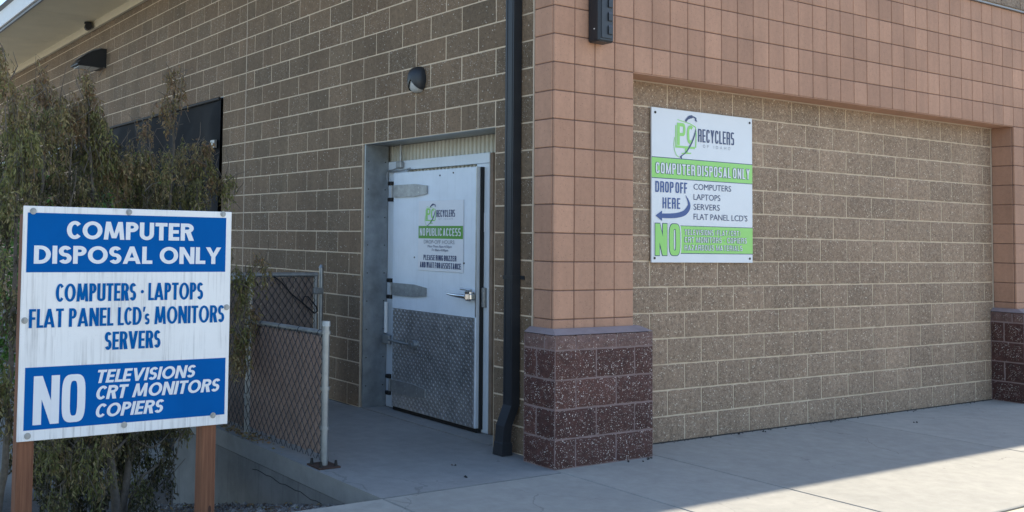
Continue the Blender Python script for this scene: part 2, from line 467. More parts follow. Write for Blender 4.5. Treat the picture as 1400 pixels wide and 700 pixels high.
# infill of split-face blocks between the pillars
def split_mesh(name, lx, lz, mats, nx, nz, amp, depth=.05, ax=0):
    """rough-faced block, face towards -Y, origin at its lower left front corner"""
    rr = random.Random(len(_bm)*13+int(lx*1000)+R.randrange(9999)); g = G(); vs = []
    for j in range(nz+1):
        for i in range(nx+1):
            edge = i in (0, nx) or j in (0, nz)
            y = rr.uniform(-.0008, .0012) if edge else -rr.uniform(.15, 1)*amp
            x = lx*i/nx + (0 if i in (0, nx) else rr.uniform(-.2, .2)*lx/nx)
            z = lz*j/nz + (0 if j in (0, nz) else rr.uniform(-.2, .2)*lz/nz)
            if edge:
                x += rr.uniform(-.002, .002); z += rr.uniform(-.002, .002)
            vs.append((x, y, z))
    fs = []
    for j in range(nz):
        for i in range(nx):
            a = j*(nx+1)+i; q = (a, a+1, a+nx+2, a+nx+1)
            if rr.random() < .5: fs += [(q[0], q[1], q[2]), (q[0], q[2], q[3])]
            else: fs += [(q[0], q[1], q[3]), (q[1], q[2], q[3])]
    g.add(vs, fs)
    def side_(idx):
        b = [vs[k] for k in idx]; n = len(b)
        g.add(b+[(p[0], depth, p[2]) for p in b], [(k, k+1, n+k+1, n+k) for k in range(n-1)])
    side_([i for i in range(nx+1)]); side_([nz*(nx+1)+i for i in range(nx+1)])
    side_([j*(nx+1) for j in range(nz+1)]); side_([j*(nx+1)+nx for j in range(nz+1)])
    return g.mesh(name, mats, recalc=True)
infill = G().box(XP1-.05, .0032, 0, XE+.003, .2, 14*U).obj('infill_wall', m_mort, bld)
sv = {}; GX = .008
def split_block(x0, x1, z0):
    k = round(x1-x0, 3)
    if k not in sv: sv[k] = [split_mesh('split_face_block', x1-x0-2*GX, U-2*GAP, m_split, max(3, int((x1-x0)/.06)), 3, .0065) for _ in range(7 if k > .4 else 3)]
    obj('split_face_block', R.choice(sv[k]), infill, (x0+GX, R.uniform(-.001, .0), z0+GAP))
for c in range(1, 15):
    z0 = (c-1)*U; off = 0 if c % 2 else .5
    js = [XP1-.03]+[(i+off)*2*U for i in range(-4, 14) if XP1 < (i+off)*2*U < XE-.05]+[XE-.004]
    for a, b in zip(js[:-1], js[1:]):
        if b-a > .05: split_block(a, b, z0)
G().box(XE-.007, -.006, .92, XE+.004, .02, 14*U).obj('sealant_joint', m_caulk, infill)
G().box(XP1, -.012, 14*U-.013, XE, .02, 14*U-.003).obj('head_sealant', m_caulk, infill)

G().box(XP1, -.010, .0005, XE, .003, .007).obj('joint_filler', m_black, infill)
# red tiled pillars and band
ZP = .945      # top of the plinths
tg = G()
tg.box(X0+.006, -RB+.006, ZP-.02, XP1-.004, -.02, 14*U); tg.box(X0+.006, -RB+.006, 14*U, 16, -.021, 20*U); tg.box(-1.56, -.0205, 14*U+.001, 16, .3, 20*U)
tg.box(XQ0+.004, -RB+.006, ZP-.02, XQ1-.006, .1, 14*U)
tile_core = tg.obj('tile_facing', m_mort_red, bld)
G().box(XP1-.002, -RB+.004, 14*U-.004, XQ0, 0.01, 14*U+.001).obj('band_soffit', m_tile, bld)
tcache = {}
tcount = [0]; tf = G()
def tile(x, z, lz, face):
    gp = .0035; pr = R.uniform(-.0008, .0008)
    if face == 'f':
        c = px((x+U/2, -RB, z+lz/2)); org = (x+gp, -RB+pr, z+gp); sz = (U-2*gp, .02, lz-2*gp)
    else:
        c = px((x, -RB+.1, z+lz/2)); org = (x+pr, -RB+.0215, z+gp); sz = (.02, RB-.0215-.014, lz-2*gp)
        if face == 'r': sz = (.02, RB-.0215-.003, lz-2*gp)
    vis = c and -10 < c[0] < 1425 and -25 < c[1] < 720
    if vis and tcount[0] < 300:
        tcount[0] += 1
        k = tuple(round(q, 4) for q in sz)
        if k not in tcache: tcache[k] = G().bbox(0, 0, 0, *sz, .004).mesh('wall_tile', m_tile)
        obj('wall_tile', tcache[k], tile_core, org)
    else:
        tf.bbox(org[0], org[1], org[2], org[0]+sz[0], org[1]+sz[1], org[2]+sz[2], .004)
def col_tiles(n):
    for k in range(5, 14): tile(X0+n*U, k*U, U, 'f')
    tile(X0+n*U, ZP, 5*U-ZP, 'f')
for n in range(4): col_tiles(n)
for n in range(32, 36): col_tiles(n)
for k in range(5, 14):
    tile(X0, k*U, U, 'l'); tile(XQ0, k*U, U, 'r')
tile(X0, ZP, 5*U-ZP, 'l'); tile(XQ0, ZP, 5*U-ZP, 'r')
for n in range(0, 86):
    for k in range(14, 20): tile(X0+n*U, k*U, U, 'f')
for k in range(14, 20): tile(X0, k*U, U, 'l')
tf.obj('distant_tiles', m_tile_i, tile_core, kind='stuff')
G().box(X0-.004, -.0125, ZP, XA+.02, -.003, 20*U).obj('corner_sealant', m_caulk, bld)

nb = G().box(XQ1-.02, .0032, 0, 16, .25, 14*U).obj('next_infill_wall', m_mort, bld)
g = G()
for c in range(14):
    for i in range(27):
        x = XQ1+(.0 if c % 2 else -U)+i*2*U
        if x > XQ1-.3 and x+2*U < 16: g.box(x+GX, -.0005, c*U+GAP, x+2*U-GX, .03, (c+1)*U-GAP)
g.obj('distant_blocks', m_split_i, nb, kind='stuff')
# plinths of maroon split-face blocks
GP = .007
def plinth(xl, xr, yf, yb, front, left_face=True, nm='corner_plinth'):
    core = G().box(xl+.0025, yf+.0025, 0, xr-.0025, yb, .905).obj(nm, m_mort_pl, bld)
    lw = yb-yf
    for c in range(5):
        z0 = c*U; lz = U if c < 4 else .92-4*U
        js = front[c % 2]
        for a, b in zip(js[:-1], js[1:]):
            me = split_mesh('plinth_block', b-a-2*GP, lz-2*GP, m_plinth if c < 4 else m_plinth_cap, max(3, int((b-a)/.05)), 4 if c < 4 else 2, .011)
            obj('plinth_block', me, core, (a+GP, yf, z0+GP))
        js = [[0, lw], [0, .125, lw]][c % 2] if c < 4 else [0, .2, lw]
        for a, b in zip(js[:-1], js[1:]):
            me = split_mesh('plinth_block', b-a-2*GP, lz-2*GP, m_plinth if c < 4 else m_plinth_cap, max(3, int((b-a)/.05)), 4 if c < 4 else 2, .011)
            for v in me.vertices:      # turn the face to -X
                x, y, z = v.co; v.co = (y, -x, z)
            obj('plinth_block', me, core, (xl, yb-a-GP, z0+GP))
    # sloped mortar wash on top
    g = G(); 
    g.add([(xl, yf, .918), (xr, yf, .918), (xr, yb, .918), (xl, yb, .918), (xl+.055, yf+.075, .953), (xr-.055, yf+.075, .953), (xr-.055, yb, .953), (xl+.055, yb, .953)],
          [(0,1,5,4),(1,2,6,5),(2,3,7,6),(3,0,4,7),(4,5,6,7),(3,2,1,0)])
    g.obj('mortar_wash', m_wash, core)
xl, xr = -1.722, -.738
plinth(xl, xr, -.305, .0, ([xl, xl+.2, xl+.6, xr], [xl, xl+.4, xl+.79, xr]))
xl2 = XQ0-.075
plinth(xl2, xl2+.98, -.305, .0, ([xl2, xl2+.2, xl2+.6, xl2+.98], [xl2, xl2+.4, xl2+.79, xl2+.98]), nm='far_plinth')

# flashing and upper wall over the band
g = G(); g.prism([(-.235, 4.062), (-.235, 4.075), (-.09, 4.150), (-.02, 4.15), (-.02, 4.062)], 0, X0-.02, 16)
g.obj('flashing', m_flash, bld)
up = G().box(-1.59, -.083, 4.15, 16, 12, 6.3).obj('upper_wall', m_mort, bld)
uf = G(); n_up = 0
for c in range(10):
    z0 = 4.152+c*U
    for i in range(44):
        x = X0+.05+i*2*U+(U if c % 2 else 0)
        p = px((x+U, -.1, z0+.1))
        if c < 1 and 1330 < p[0] < 1420:
            obj('upper_block', block_mesh('upper_block', 2*U-2*GAP, .03, U-2*GAP, m_split, .003), up, (x+GAP, -.095, z0+GAP)); n_up += 1
        else: uf.box(x+GAP, -.095, z0+GAP, x+2*U-GAP, -.07, z0+U-GAP)
uf.obj('distant_blocks', m_split_i, up, kind='stuff')
G().box(-1.62, -.12, 6.3, 16, 12, 6.38).obj('parapet_cap', m_flash, bld)
G().box(-1.59, 12, ZT, 16, 18.5, 6.0).obj('rear_wall', m_cmu_i, bld)

# eave: soffit panels, trim, fascia, roof
for i in range(8):
    y0 = .15+i*2.44; yl = 10.02-2.44*4+i*2.44
    G().box(-2.80, yl+.006, ZT+.012, -1.66, yl+2.44-.006, ZT+.03).obj('soffit_panel', m_soffit, bld, origin=(-2.2, yl, ZT))
G().box(-2.80, .2, ZT+.016, -1.60, 20.2, ZT+.05).obj('soffit_backing', m_roof, bld)
G().box(-1.665, .25, ZT-.11, -1.612, 18.5, ZT+.014).obj('wall_trim', m_trim, bld)
g = G(); g.box(-2.835, .2, ZT-.015, -2.802, 20.2, ZT+.05); g.obj('drip_edge', m_flash, bld)
g = G(); g.bbox(-2.875, .2, ZT+.03, -2.837, 20.2, ZT+.34, .005); g.obj('fascia', m_fascia, bld)
g = G(); g.prism([(-2.95, ZT+.34), (-1.3, ZT+.9), (-1.3, ZT+.5), (-2.80, ZT+.05), (-2.86, ZT+.30)], 1, .2, 20.2); g.obj('eave_roof', m_roof, bld)

# ---- recessed cold-room door
XF = -1.33
G().box(-1.235, .3, 0.004, 15.9, 18.4, ZT-.02).obj('interior_light_blocker', m_black, bld)  # added unseen black box, blocks light leaking through the hollow building
G().box(-1.27, YO-.1, 0, -1.24, YD1+.1, 12*U).obj('door_backing', m_cream, bld)
g = G()
for i in range(36):       # ribbed cream sheet over and beside the frame
    y = YO+.012+i*.052
    if y > YD1-.02: break
    g.prism([(-1.272, y), (-1.292, y+.008), (-1.292, y+.034), (-1.272, y+.042)], 2, 0.005, 12*U-.004)
g.obj('ribbed_panel', m_cream, bld)
lining = G().box(-1.595, YD1-.045, .002, -1.335, YD1-.030, 12*U-.004).obj('jamb_lining', m_jamb, bld)
g = G()
for k in range(9):
    for xx in (-1.56, -1.37): G().disc((xx, YD1-.045, .2+k*.26), 1, .0055, -.004, 8).obj('rivet', m_bolt, lining)
G().box(-1.598, YO, 12*U-.003, -1.30, YD1, 12*U+.001).obj('lintel_plate', m_galv_d, bld)
fr = G(); fr.bbox(XF, .828, .003, -1.285, .985, 2.195, .003); fr.bbox(XF, 1.95, .003, -1.285, 2.243, 2.195, .003); fr.bbox(XF-.002, .826, 2.197, -1.285, 2.245, 2.284, .003)
frame = fr.obj('door_frame', m_frame, bld)
g = G(); g.box(-1.325, .79, .003, -1.285, .823, 2.28); g.obj('foam_strip', m_brownstrip, frame)
g = G(); g.box(-1.328, .46, .003, -1.30, .50, 12*U-.006); g.obj('edge_strip', m_fascia, frame)
XL = -1.40
leafo = G().bbox(XL, .897, .038, -1.334, 2.062, 2.168, .004).obj('door', m_door, bld)
G().box(-1.366, .884, .030, -1.332, .8965, 2.165).obj('gasket', m_black, leafo)
G().box(-1.385, .90, .006, -1.335, 2.05, .0375).obj('sweep', m_black, leafo)
g = G(); 
for zz0, zz1 in ((.935, 2.166),): g.box(XL-.0015, .8975, zz0, XL+.002, .909, zz1)
g.obj('edge_trim', m_alu, leafo)
# kick plate with raised tread lozenges
g = G().box(XL-.004, .911, .041, XL+.002, 2.044, .930)
ny, nz = 40, 31
for j in range(nz):
    for i in range(ny):
        cy_, cz_ = .911+(i+.5)*1.133/ny, .041+(j+.5)*.889/nz
        a = math.radians(50 if (i+j) % 2 else -50); L, Wd = .0125, .0048
        ca, sa = math.cos(a), math.sin(a); xf = XL-.004
        v = [(xf, cy_+ca*L, cz_+sa*L), (xf, cy_-sa*Wd, cz_+ca*Wd), (xf, cy_-ca*L, cz_-sa*L), (xf, cy_+sa*Wd, cz_-ca*Wd),
             (xf-.0028, cy_+ca*L*.5, cz_+sa*L*.5), (xf-.0028, cy_-ca*L*.5, cz_-sa*L*.5)]
        g.add(v, [(0,1,4), (1,2,5,4), (2,3,5), (3,0,4,5)])
g.obj('kick_plate', m_alu, leafo, recalc=False)
for zc, mm in ((1.998, m_galv_d), (1.103, m_galv_d), (.225, m_galv_d)):
    h = G()
    h.prism([(2.045, zc-.056), (2.045, zc+.056), (1.72, zc+.056), (1.545, zc+.036), (1.545, zc-.036), (1.72, zc-.056)], 0, XL-.016, XL-.0045)
    h.bbox(-1.375, 2.072, zc-.085, -1.334, 2.10, zc+.085, .004)
    h.tube([(-1.40, 2.083, zc-.07), (-1.40, 2.083, zc+.07)], .011, 10)
    hh = h.obj('hinge', mm, leafo)
    b = G()
    for s_ in (-1, 1):
        b.bbox(-1.425, 2.066, zc+s_*.075-.018, -1.373, 2.125, zc+s_*.075+.018, .006)
        b.disc((-1.425, 2.10, zc+s_*.075), 0, .011, -.008, 8)
    b.obj('hinge_bracket', m_bolt, hh)
    b = G()
    for yy in (1.66, 1.83, 1.98):
        for zz in (-.02, .02): b.disc((XL-.016, yy, zc+zz), 0, .006, -.003, 8)
    b.obj('rivet', m_alu, hh)
hd = G(); hd.bbox(-1.455, .905, 1.065, XL-.001, .985, 1.150, .012)
hd.tube([(-1.468, .94, 1.10), (-1.475, 1.02, 1.103), (-1.475, 1.12, 1.108), (-1.462, 1.19, 1.112)], [.022, .017, .013, .009], 10)
hd.tube([(-1.45, .90, 1.155), (-1.452, 1.03, 1.16)], .010, 8)
hd.bbox(-1.47, .885, 1.075, -1.41, .915, 1.13, .01)
hd.obj('door_handle', m_chrome, leafo)
g = G().bbox(XF-.03, .846, 1.018, XF-.001, .880, 1.178, .004); g.box(XF-.006, .846, 1.02, XF-.001, .95, 1.175)
for zz in (1.05, 1.10, 1.15): g.disc((XF-.03, .862, zz), 0, .009, -.006, 8)
g.obj('strike_plate', m_galv_d, frame)
c = G().tube([(-1.385, 2.178, .69), (-1.385, 2.178, .975)], .017, 12); cl = c.obj('closer', m_fascia, leafo)
c = G().bbox(-1.41, 2.09, .59, -1.36, 2.20, .675, .008); c.tube([(-1.395, 2.15, .635), (-1.43, 1.95, .628), (-1.43, 1.76, .625)], .011, 8)
c.disc((-1.404, 1.72, .625), 0, .042, -.03, 14); c.disc((-1.434, 1.72, .625), 0, .020, -.012, 10)
c.tube([(-1.43, 1.80, .585), (-1.43, 1.80, .665)], .006, 6)
c.obj('closer_arm', m_galv, leafo)
g = G().tube([(-1.345, 2.03, 12*U-.004), (-1.345, 2.03, 2.27)], .012, 10); g.bbox(-1.375, 1.99, 2.215, -1.333, 2.07, 2.275, .006)
g.tube([(-1.345, 2.03, 2.23), (-1.36, 2.12, 2.205), (-1.36, 2.2, 2.20), (-1.36, 2.225, 2.17), (-1.36, 2.22, 2.10)], .006, 6)
g.tube([(-1.36, 1.86, 2.205), (-1.36, 2.0, 2.19), (-1.36, 2.2, 2.185)], .006, 6)
g.obj('conduit', m_galv_d, frame)
g = G()
for yy, zz in ((1.38, 2.115), (1.20, 2.13), (1.05, 1.37), (1.73, 1.40)): G().disc((XL, yy, zz), 0, .007, -.004, 8).obj('bolt_head', m_bolt, leafo)
tg_ = G().box(XF-.0045, .868, 1.632, XF-.0005, .962, 1.789).obj('paper_label', m_sheet, frame)
g = G()
for k, (a, b) in enumerate(((.885, .93), (.885, .94))): g.box(XF-.006, a, 1.755-k*.016, XF-.004, b, 1.763-k*.016)
g.obj('label_print', m_greytx, tg_)
G().box(-1.60, .50, .002, -1.40, 2.23, .006).obj('threshold', m_landing, bld)

# ------------------------------------------------------------------ lettering
def ring(x, y, W, H, sx, sy, a0, a1, n=2., seg=30):
    out = []
    rx, ry = W/2, H/2
    def P(a, rx_, ry_):
        c_, s_ = math.cos(a), math.sin(a)
        return (x+rx+rx_*math.copysign(abs(c_)**(2/n), c_), y+ry+ry_*math.copysign(abs(s_)**(2/n), s_))
    m = max(3, int(seg*abs(a1-a0)/360))
    for i in range(m):
        t0 = math.radians(a0+(a1-a0)*i/m); t1 = math.radians(a0+(a1-a0)*(i+1)/m)
        out.append([P(t0, rx, ry), P(t1, rx, ry), P(t1, rx-sx, ry-sy), P(t0, rx-sx, ry-sy)])
    return out
def half(x, y, W, H, sx, sy, n=2.):
    """right half of a ring whose flat side is at x"""
    return ring(x-W, y, 2*W, H, sx, sy, -90, 90, n)
ADV = dict(A=.86, B=.62, C=.72, D=.74, E=.54, F=.52, G=.84, H=.72, I=.0, L=.50, M=.98, N=.76, O=.92, P=.60, R=.66, S=.58, T=.60, U=.70, V=.82, W=1.15, Y=.80, Z=.66, s=.42)
CADV = dict(A=.52, B=.5, C=.48, D=.5, E=.42, F=.40, G=.5, H=.5, I=.0, L=.40, M=.66, N=.54, O=.5, P=.48, R=.5, S=.48, T=.48, U=.5, V=.52, W=.76, Y=.52, Z=.46, s=.4)
def glyph(ch, W, H, sx, sy, n):
    B = lambda a, b, c, d: [(a, b), (c, b), (c, d), (a, d)]
    if ch == 'O': return ring(0, 0, W, H, sx, sy, 0, 360, n)
    if ch in 'CG':
        o = ring(0, 0, W, H, sx, sy, 42, 318, n) if n < 2.5 else ring(0, 0, W, H, sx, sy, 20, 340, n)
        if ch == 'G': o += [B(W*.55, H*.38, W, H*.38+sy), B(W-sx, H*.12, W, H*.40)]
        return o
    if ch == 'D': b = W*.62 if n < 2.5 else W*.55; return [B(0, 0, sx, H), B(sx, 0, W-b, sy), B(sx, H-sy, W-b, H)]+half(W-b, 0, b, H, sx, sy, n)
    if ch in 'PRB':
        hb = H*.56; b = W*.5
        o = [B(0, 0, sx, H), B(sx, H-sy, W-b, H), B(sx, H-hb, W-b, H-hb+sy)]+half(W-b, H-hb, b, hb, sx, sy, n)
        if ch == 'R': o.append([(W*.38, H-hb+sy*.4), (W*.38+sx*1.15, H-hb+sy*.4), (W+sx*.12, 0), (W+sx*.12-sx*1.2, 0)] if n < 2.5 else [(W-sx*1.05, H-hb+sy*.6), (W-sx*.05, H-hb+sy*.6), (W, 0), (W-sx, 0)])
        if ch == 'B': o += [B(sx, 0, W-b, sy)]+half(W-b, 0, b, H-hb+sy, sx, sy, n)
        return o
    if ch in 'Ss':
        ry = (H+sy)/2
        return ring(0, H-ry, W, ry, sx, sy, 28, 270, n)+ring(0, 0, W, ry, sx, sy, 90, -152, n)
    if ch == 'E': return [B(0, 0, sx, H), B(sx, 0, W, sy), B(sx, H-sy, W, H), B(sx, (H-sy)/2, W*.94, (H+sy)/2)]
    if ch == 'F': return [B(0, 0, sx, H), B(sx, H-sy, W, H), B(sx, (H-sy)/2, W*.92, (H+sy)/2)]
    if ch == 'H': return [B(0, 0, sx, H), B(W-sx, 0, W, H), B(sx, (H-sy)/2, W-sx, (H+sy)/2)]
    if ch == 'I': return [B(0, 0, sx, H)]
    if ch == 'L': return [B(0, 0, sx, H), B(sx, 0, W, sy)]
    if ch == 'T': return [B(0, H-sy, W, H), B((W-sx)/2, 0, (W+sx)/2, H-sy)]
    if ch == 'U': return [B(0, W*.4, sx, H), B(W-sx, W*.4, W, H)]+ring(0, 0, W, W*.8, sx, sy, 180, 360, n)
    if ch == 'N': return [B(0, 0, sx, H), B(W-sx, 0, W, H), [(0, H), (sx*1.05, H), (W, 0), (W-sx*1.05, 0)]]
    if ch == 'M':
        if n < 2.5:
            k = W*.10
            return [[(0, 0), (sx*.95, 0), (k+sx*.95, H), (k, H)], [(W, 0), (W-sx*.95, 0), (W-k-sx*.95, H), (W-k, H)],
                    [(k, H), (k+sx, H), (W/2+sx*.3, H*.08), (W/2-sx*.5, H*.08)], [(W-k, H), (W-k-sx, H), (W/2-sx*.3, H*.08), (W/2+sx*.5, H*.08)]]
        return [B(0, 0, sx*.9, H), B(W-sx*.9, 0, W, H), [(0, H), (sx*.9, H), (W/2+sx*.35, 0), (W/2-sx*.35, 0)], [(W-sx*.9, H), (W, H), (W/2+sx*.35, 0), (W/2-sx*.35, 0)]]
    if ch == 'V': a = sx*.5; return [[(0, H), (sx*1.05, H), (W/2+a, 0), (W/2-a, 0)], [(W, H), (W-sx*1.05, H), (W/2-a, 0), (W/2+a, 0)]]
    if ch == 'A': a = sx*.5; return [[(0, 0), (sx*1.0, 0), (W/2+a, H), (W/2-a, H)], [(W, 0), (W-sx*1.0, 0), (W/2-a, H), (W/2+a, H)], B(W*.25, H*.17, W*.75, H*.17+sy*.95)]
    if ch == 'W': return glyph('V', W*.54, H, sx*.92, sy, n)+[[(x_+W*.46, y_) for x_, y_ in q] for q in glyph('V', W*.54, H, sx*.92, sy, n)]
    if ch == 'Y': a = sx*.5; return [B(W/2-a, 0, W/2+a, H*.46), [(0, H), (sx*1.1, H), (W/2+a, H*.42), (W/2-a, H*.42)], [(W, H), (W-sx*1.1, H), (W/2-a, H*.42), (W/2+a, H*.42)]]
    if ch == 'Z': return [B(0, 0, W, sy), B(0, H-sy, W, H), [(0, sy*.9), (sx*1.1, sy*.9), (W, H-sy*.9), (W-sx*1.1, H-sy*.9)]]
    if ch == "'": return [[(sx*.15, H*.72), (sx*.6, H*.72), (sx*1.0, H), (sx*.25, H)]]
    if ch == '-': return [B(0, H*.42, W, H*.42+sy)]
    if ch == '/': return [[(0, 0), (sx*.8, 0), (W, H), (W-sx*.8, H)]]
    if ch == '(': return ring(0, -H*.05, W*2, H*1.1, sx*.8, sy*.6, 120, 240, 2)
    if ch == ')': return ring(-W, -H*.05, W*2, H*1.1, sx*.8, sy*.6, -60, 60, 2)
    if ch == '·': d = max(sx, sy)*1.05; return [[(W/2+d/2*math.cos(t*math.pi/6), H*.5+d/2*math.sin(t*math.pi/6)) for t in range(12)]]
    return []
class Words(list):
    pass
def letters(txt, x0, x1, zb, zt, st=.26, cond=False, shear=0., grow=0., gap=None, space=None, n=None):
    """polygons of a line of capitals that fills x0..x1 and zb..zt; st = stem width over cap height"""
    H = zt-zb; n = n or (3.6 if cond else 2.0); adv = CADV if cond else ADV
    gap = gap if gap is not None else (.15 if cond else .065); space = space or (.16 if cond else .34)
    tot = 0; cells = []; fx = 0.
    for ch in txt:
        if ch == ' ': tot += space; cells.append((ch, 0)); continue
        wv = {"'": .12, '·': .26, '-': .3, '/': .4, '(': .18, ')': .18}.get(ch, adv.get(ch, .6))
        if ch == 'I': fx += 1; wv = 0
        cells.append((ch, wv)); tot += wv+gap
    KERN = {'C': .075, 'L': .05} if not cond else {}
    for ch in txt[:-1]: tot -= KERN.get(ch, 0)
    tot -= gap
    sl = shear*H
    sx = st*H; k = 0
    avail = (x1-x0-sl)-fx*sx
    k = avail/(tot) if tot else 1
    out = Words(); out.w = []; wi = 0; x = x0
    for ch, wv in cells:
        if ch == ' ': x += space*k; wi += 1; continue
        Wd = sx if ch == 'I' else wv*k
        hh = H*.62 if ch == 's' else H
        s_x = min(sx, Wd*.46) if ch not in "I'·(" else sx
        for q in glyph(ch, Wd+2*grow, hh+2*grow, s_x+2*grow, sx*(.74 if not cond else .78)+2*grow, n):
            out.append([(x+a-grow+shear*(b-grow), zb+b-grow) for a, b in q]); out.w.append(wi)
        x += Wd+(gap-KERN.get(ch, 0))*k
    return out
def print_mesh(polys, fr, depth, step=.00002):
    """flat print on a plane: fr = (origin, u direction, outward normal)"""
    o_, u_, n_ = (Vector(q) for q in fr); g = G()
    for i, q in enumerate(polys):
        d = depth+step*(i % 40)
        g.add([o_+u_*a+Vector((0, 0, b))+n_*d for a, b in q], [tuple(range(len(q)))])
    return g
def pr(name, polys, fr, depth, mat, parent):
    if isinstance(polys, Words) and max(polys.w) > 0:      # one object for each word
        for k in range(max(polys.w)+1): pr(name, [q for q, i in zip(polys, polys.w) if i == k], fr, depth, mat, parent)
        return
    g = print_mesh(polys, fr, depth)
    me_o = g.obj(name, mat, parent, recalc=False)
    # face the print outward
    n_ = Vector(fr[2])
    import bmesh
    bm = bmesh.new(); bm.from_mesh(me_o.data); bm.normal_update()
    for f in bm.faces:
        if f.normal.dot(n_) < 0: f.normal_flip()
    bm.to_mesh(me_o.data); bm.free()
    return me_o
def rect(a, b, c, d): return [(a, b), (c, b), (c, d), (a, d)]
def stroke(pts, ws):
    """ribbon along points with widths"""
    out = []; L = []; Rr = []
    for i, p in enumerate(pts):
        a = Vector(pts[max(i-1, 0)]); b = Vector(pts[min(i+1, len(pts)-1)]); t = (b-a).normalized(); nn = Vector((-t.y, t.x))
        w_ = ws[i] if isinstance(ws, (list, tuple)) else ws
        L.append(Vector(p)+nn*w_/2); Rr.append(Vector(p)-nn*w_/2)
    for i in range(len(pts)-1): out.append([tuple(L[i]), tuple(L[i+1]), tuple(Rr[i+1]), tuple(Rr[i])])
    return out
def curve(ctrl, m=6):
    """Catmull-Rom through points"""
    P = [Vector(c) for c in ctrl]; P = [P[0]*2-P[1]]+P+[P[-1]*2-P[-2]]; out = []
    for i in range(1, len(P)-2):
        for k in range(m):
            t = k/m; a, b, c_, d = P[i-1], P[i], P[i+1], P[i+2]
            out.append(tuple(.5*((2*b)+(c_-a)*t+(2*a-5*b+4*c_-d)*t*t+(3*b-a-3*c_+d)*t**3)))
    return out+[tuple(P[-2])]
def font_polys(txt, x0, x1, zb, cap, mat, fr, depth, parent, name):
    """thin lettering from the built-in font, as a flat mesh"""
    fc = bpy.data.curves.new('txt', 'FONT'); fc.body = txt; fc.size = 1; fc.resolution_u = 3
    o = bpy.data.objects.new('txt', fc); COL.objects.link(o)
    me = bpy.data.meshes.new_from_object(o.evaluated_get(bpy.context.evaluated_depsgraph_get()))
    bpy.data.objects.remove(o)
    xs_ = [v.co.x for v in me.vertices]; a, b = min(xs_), max(xs_)
    cp = .729 if True else 1
    O, u_, n_ = (Vector(q) for q in fr); W = WL[parent]
    for v in me.vertices:
        v.co = O+u_*(x0+(v.co.x-a)/(b-a)*(x1-x0))+Vector((0, 0, zb+v.co.y/cp*cap))+n_*depth-W
    me.materials.clear(); me.materials.append(mat)
    me.update()
    if me.polygons and me.polygons[0].normal.dot(n_) < 0: me.flip_normals()
    return obj(name, me, parent, W)

# ---- big timber-post sign
SY = -.17
sg = empty('post_sign', (-4.75, SY, gz(SY)), label='big blue and white disposal sign on two brown timber posts in front of the shrubs', cat='sign')
panel = G().bbox(-5.352, SY, .485, -4.150, SY+.013, 1.703, .002).obj('sign_panel', m_signwhite, sg)
for x in (-5.347, -4.302):
    G().bbox(x, SY+.014, gz(SY)-.3, x+.089, SY+.103, 1.66, .006).obj('post', m_wood, sg)
fr_ = ((0, SY, 0), (1, 0, 0), (0, -1, 0))
pr('blue_field', [rect(-5.331, 1.357, -4.185, 1.668)], fr_, .0010, m_blue, panel)
pr('blue_field', [rect(-5.320, .541, -4.171, .864)], fr_, .0010, m_blue, panel)
LT = [('COMPUTER', -5.122, -4.390, 1.533, 1.630, .27, m_whitetx), ('DISPOSAL ONLY', -5.293, -4.215, 1.402, 1.497, .27, m_whitetx),
      ('COMPUTERS · LAPTOPS', -5.172, -4.322, 1.201, 1.297, .185, m_bluetx), ("FLAT PANEL LCD's MONITORS", -5.309, -4.186, 1.068, 1.166, .178, m_bluetx),
      ('SERVERS', -4.897, -4.575, .938, 1.035, .185, m_bluetx)]
for t, a, b, z0, z1, st, mt in LT: pr('lettering', letters(t, a, b, z0, z1, st), fr_, .0022, mt, panel)
pr('lettering', letters('NO', -5.274, -4.996, .566, .818, .175, cond=True, gap=.05), fr_, .0022, m_whitetx, panel)
for t, a, b, z0, z1 in (('TELEVISIONS', -4.943, -4.352, .763, .833), ('CRT MONITORS', -4.943, -4.198, .675, .748), ('COPIERS', -4.943, -4.540, .580, .653)):
    pr('lettering', letters(t, a, b, z0, z1, .25, shear=.22), fr_, .0022, m_whitetx, panel)
for x, z in ((-5.303, 1.676), (-4.778, 1.685), (-4.207, 1.690), (-5.331, 1.108), (-4.172, 1.153), (-5.298, .513), (-4.775, .529), (-4.244, .541)):
    g = G().disc((x, SY-.0005, z), 1, .017, -.004, 14); g.disc((x, SY-.0045, z), 1, .009, -.004, 8)
    g.obj('screw', m_galv_d, panel)

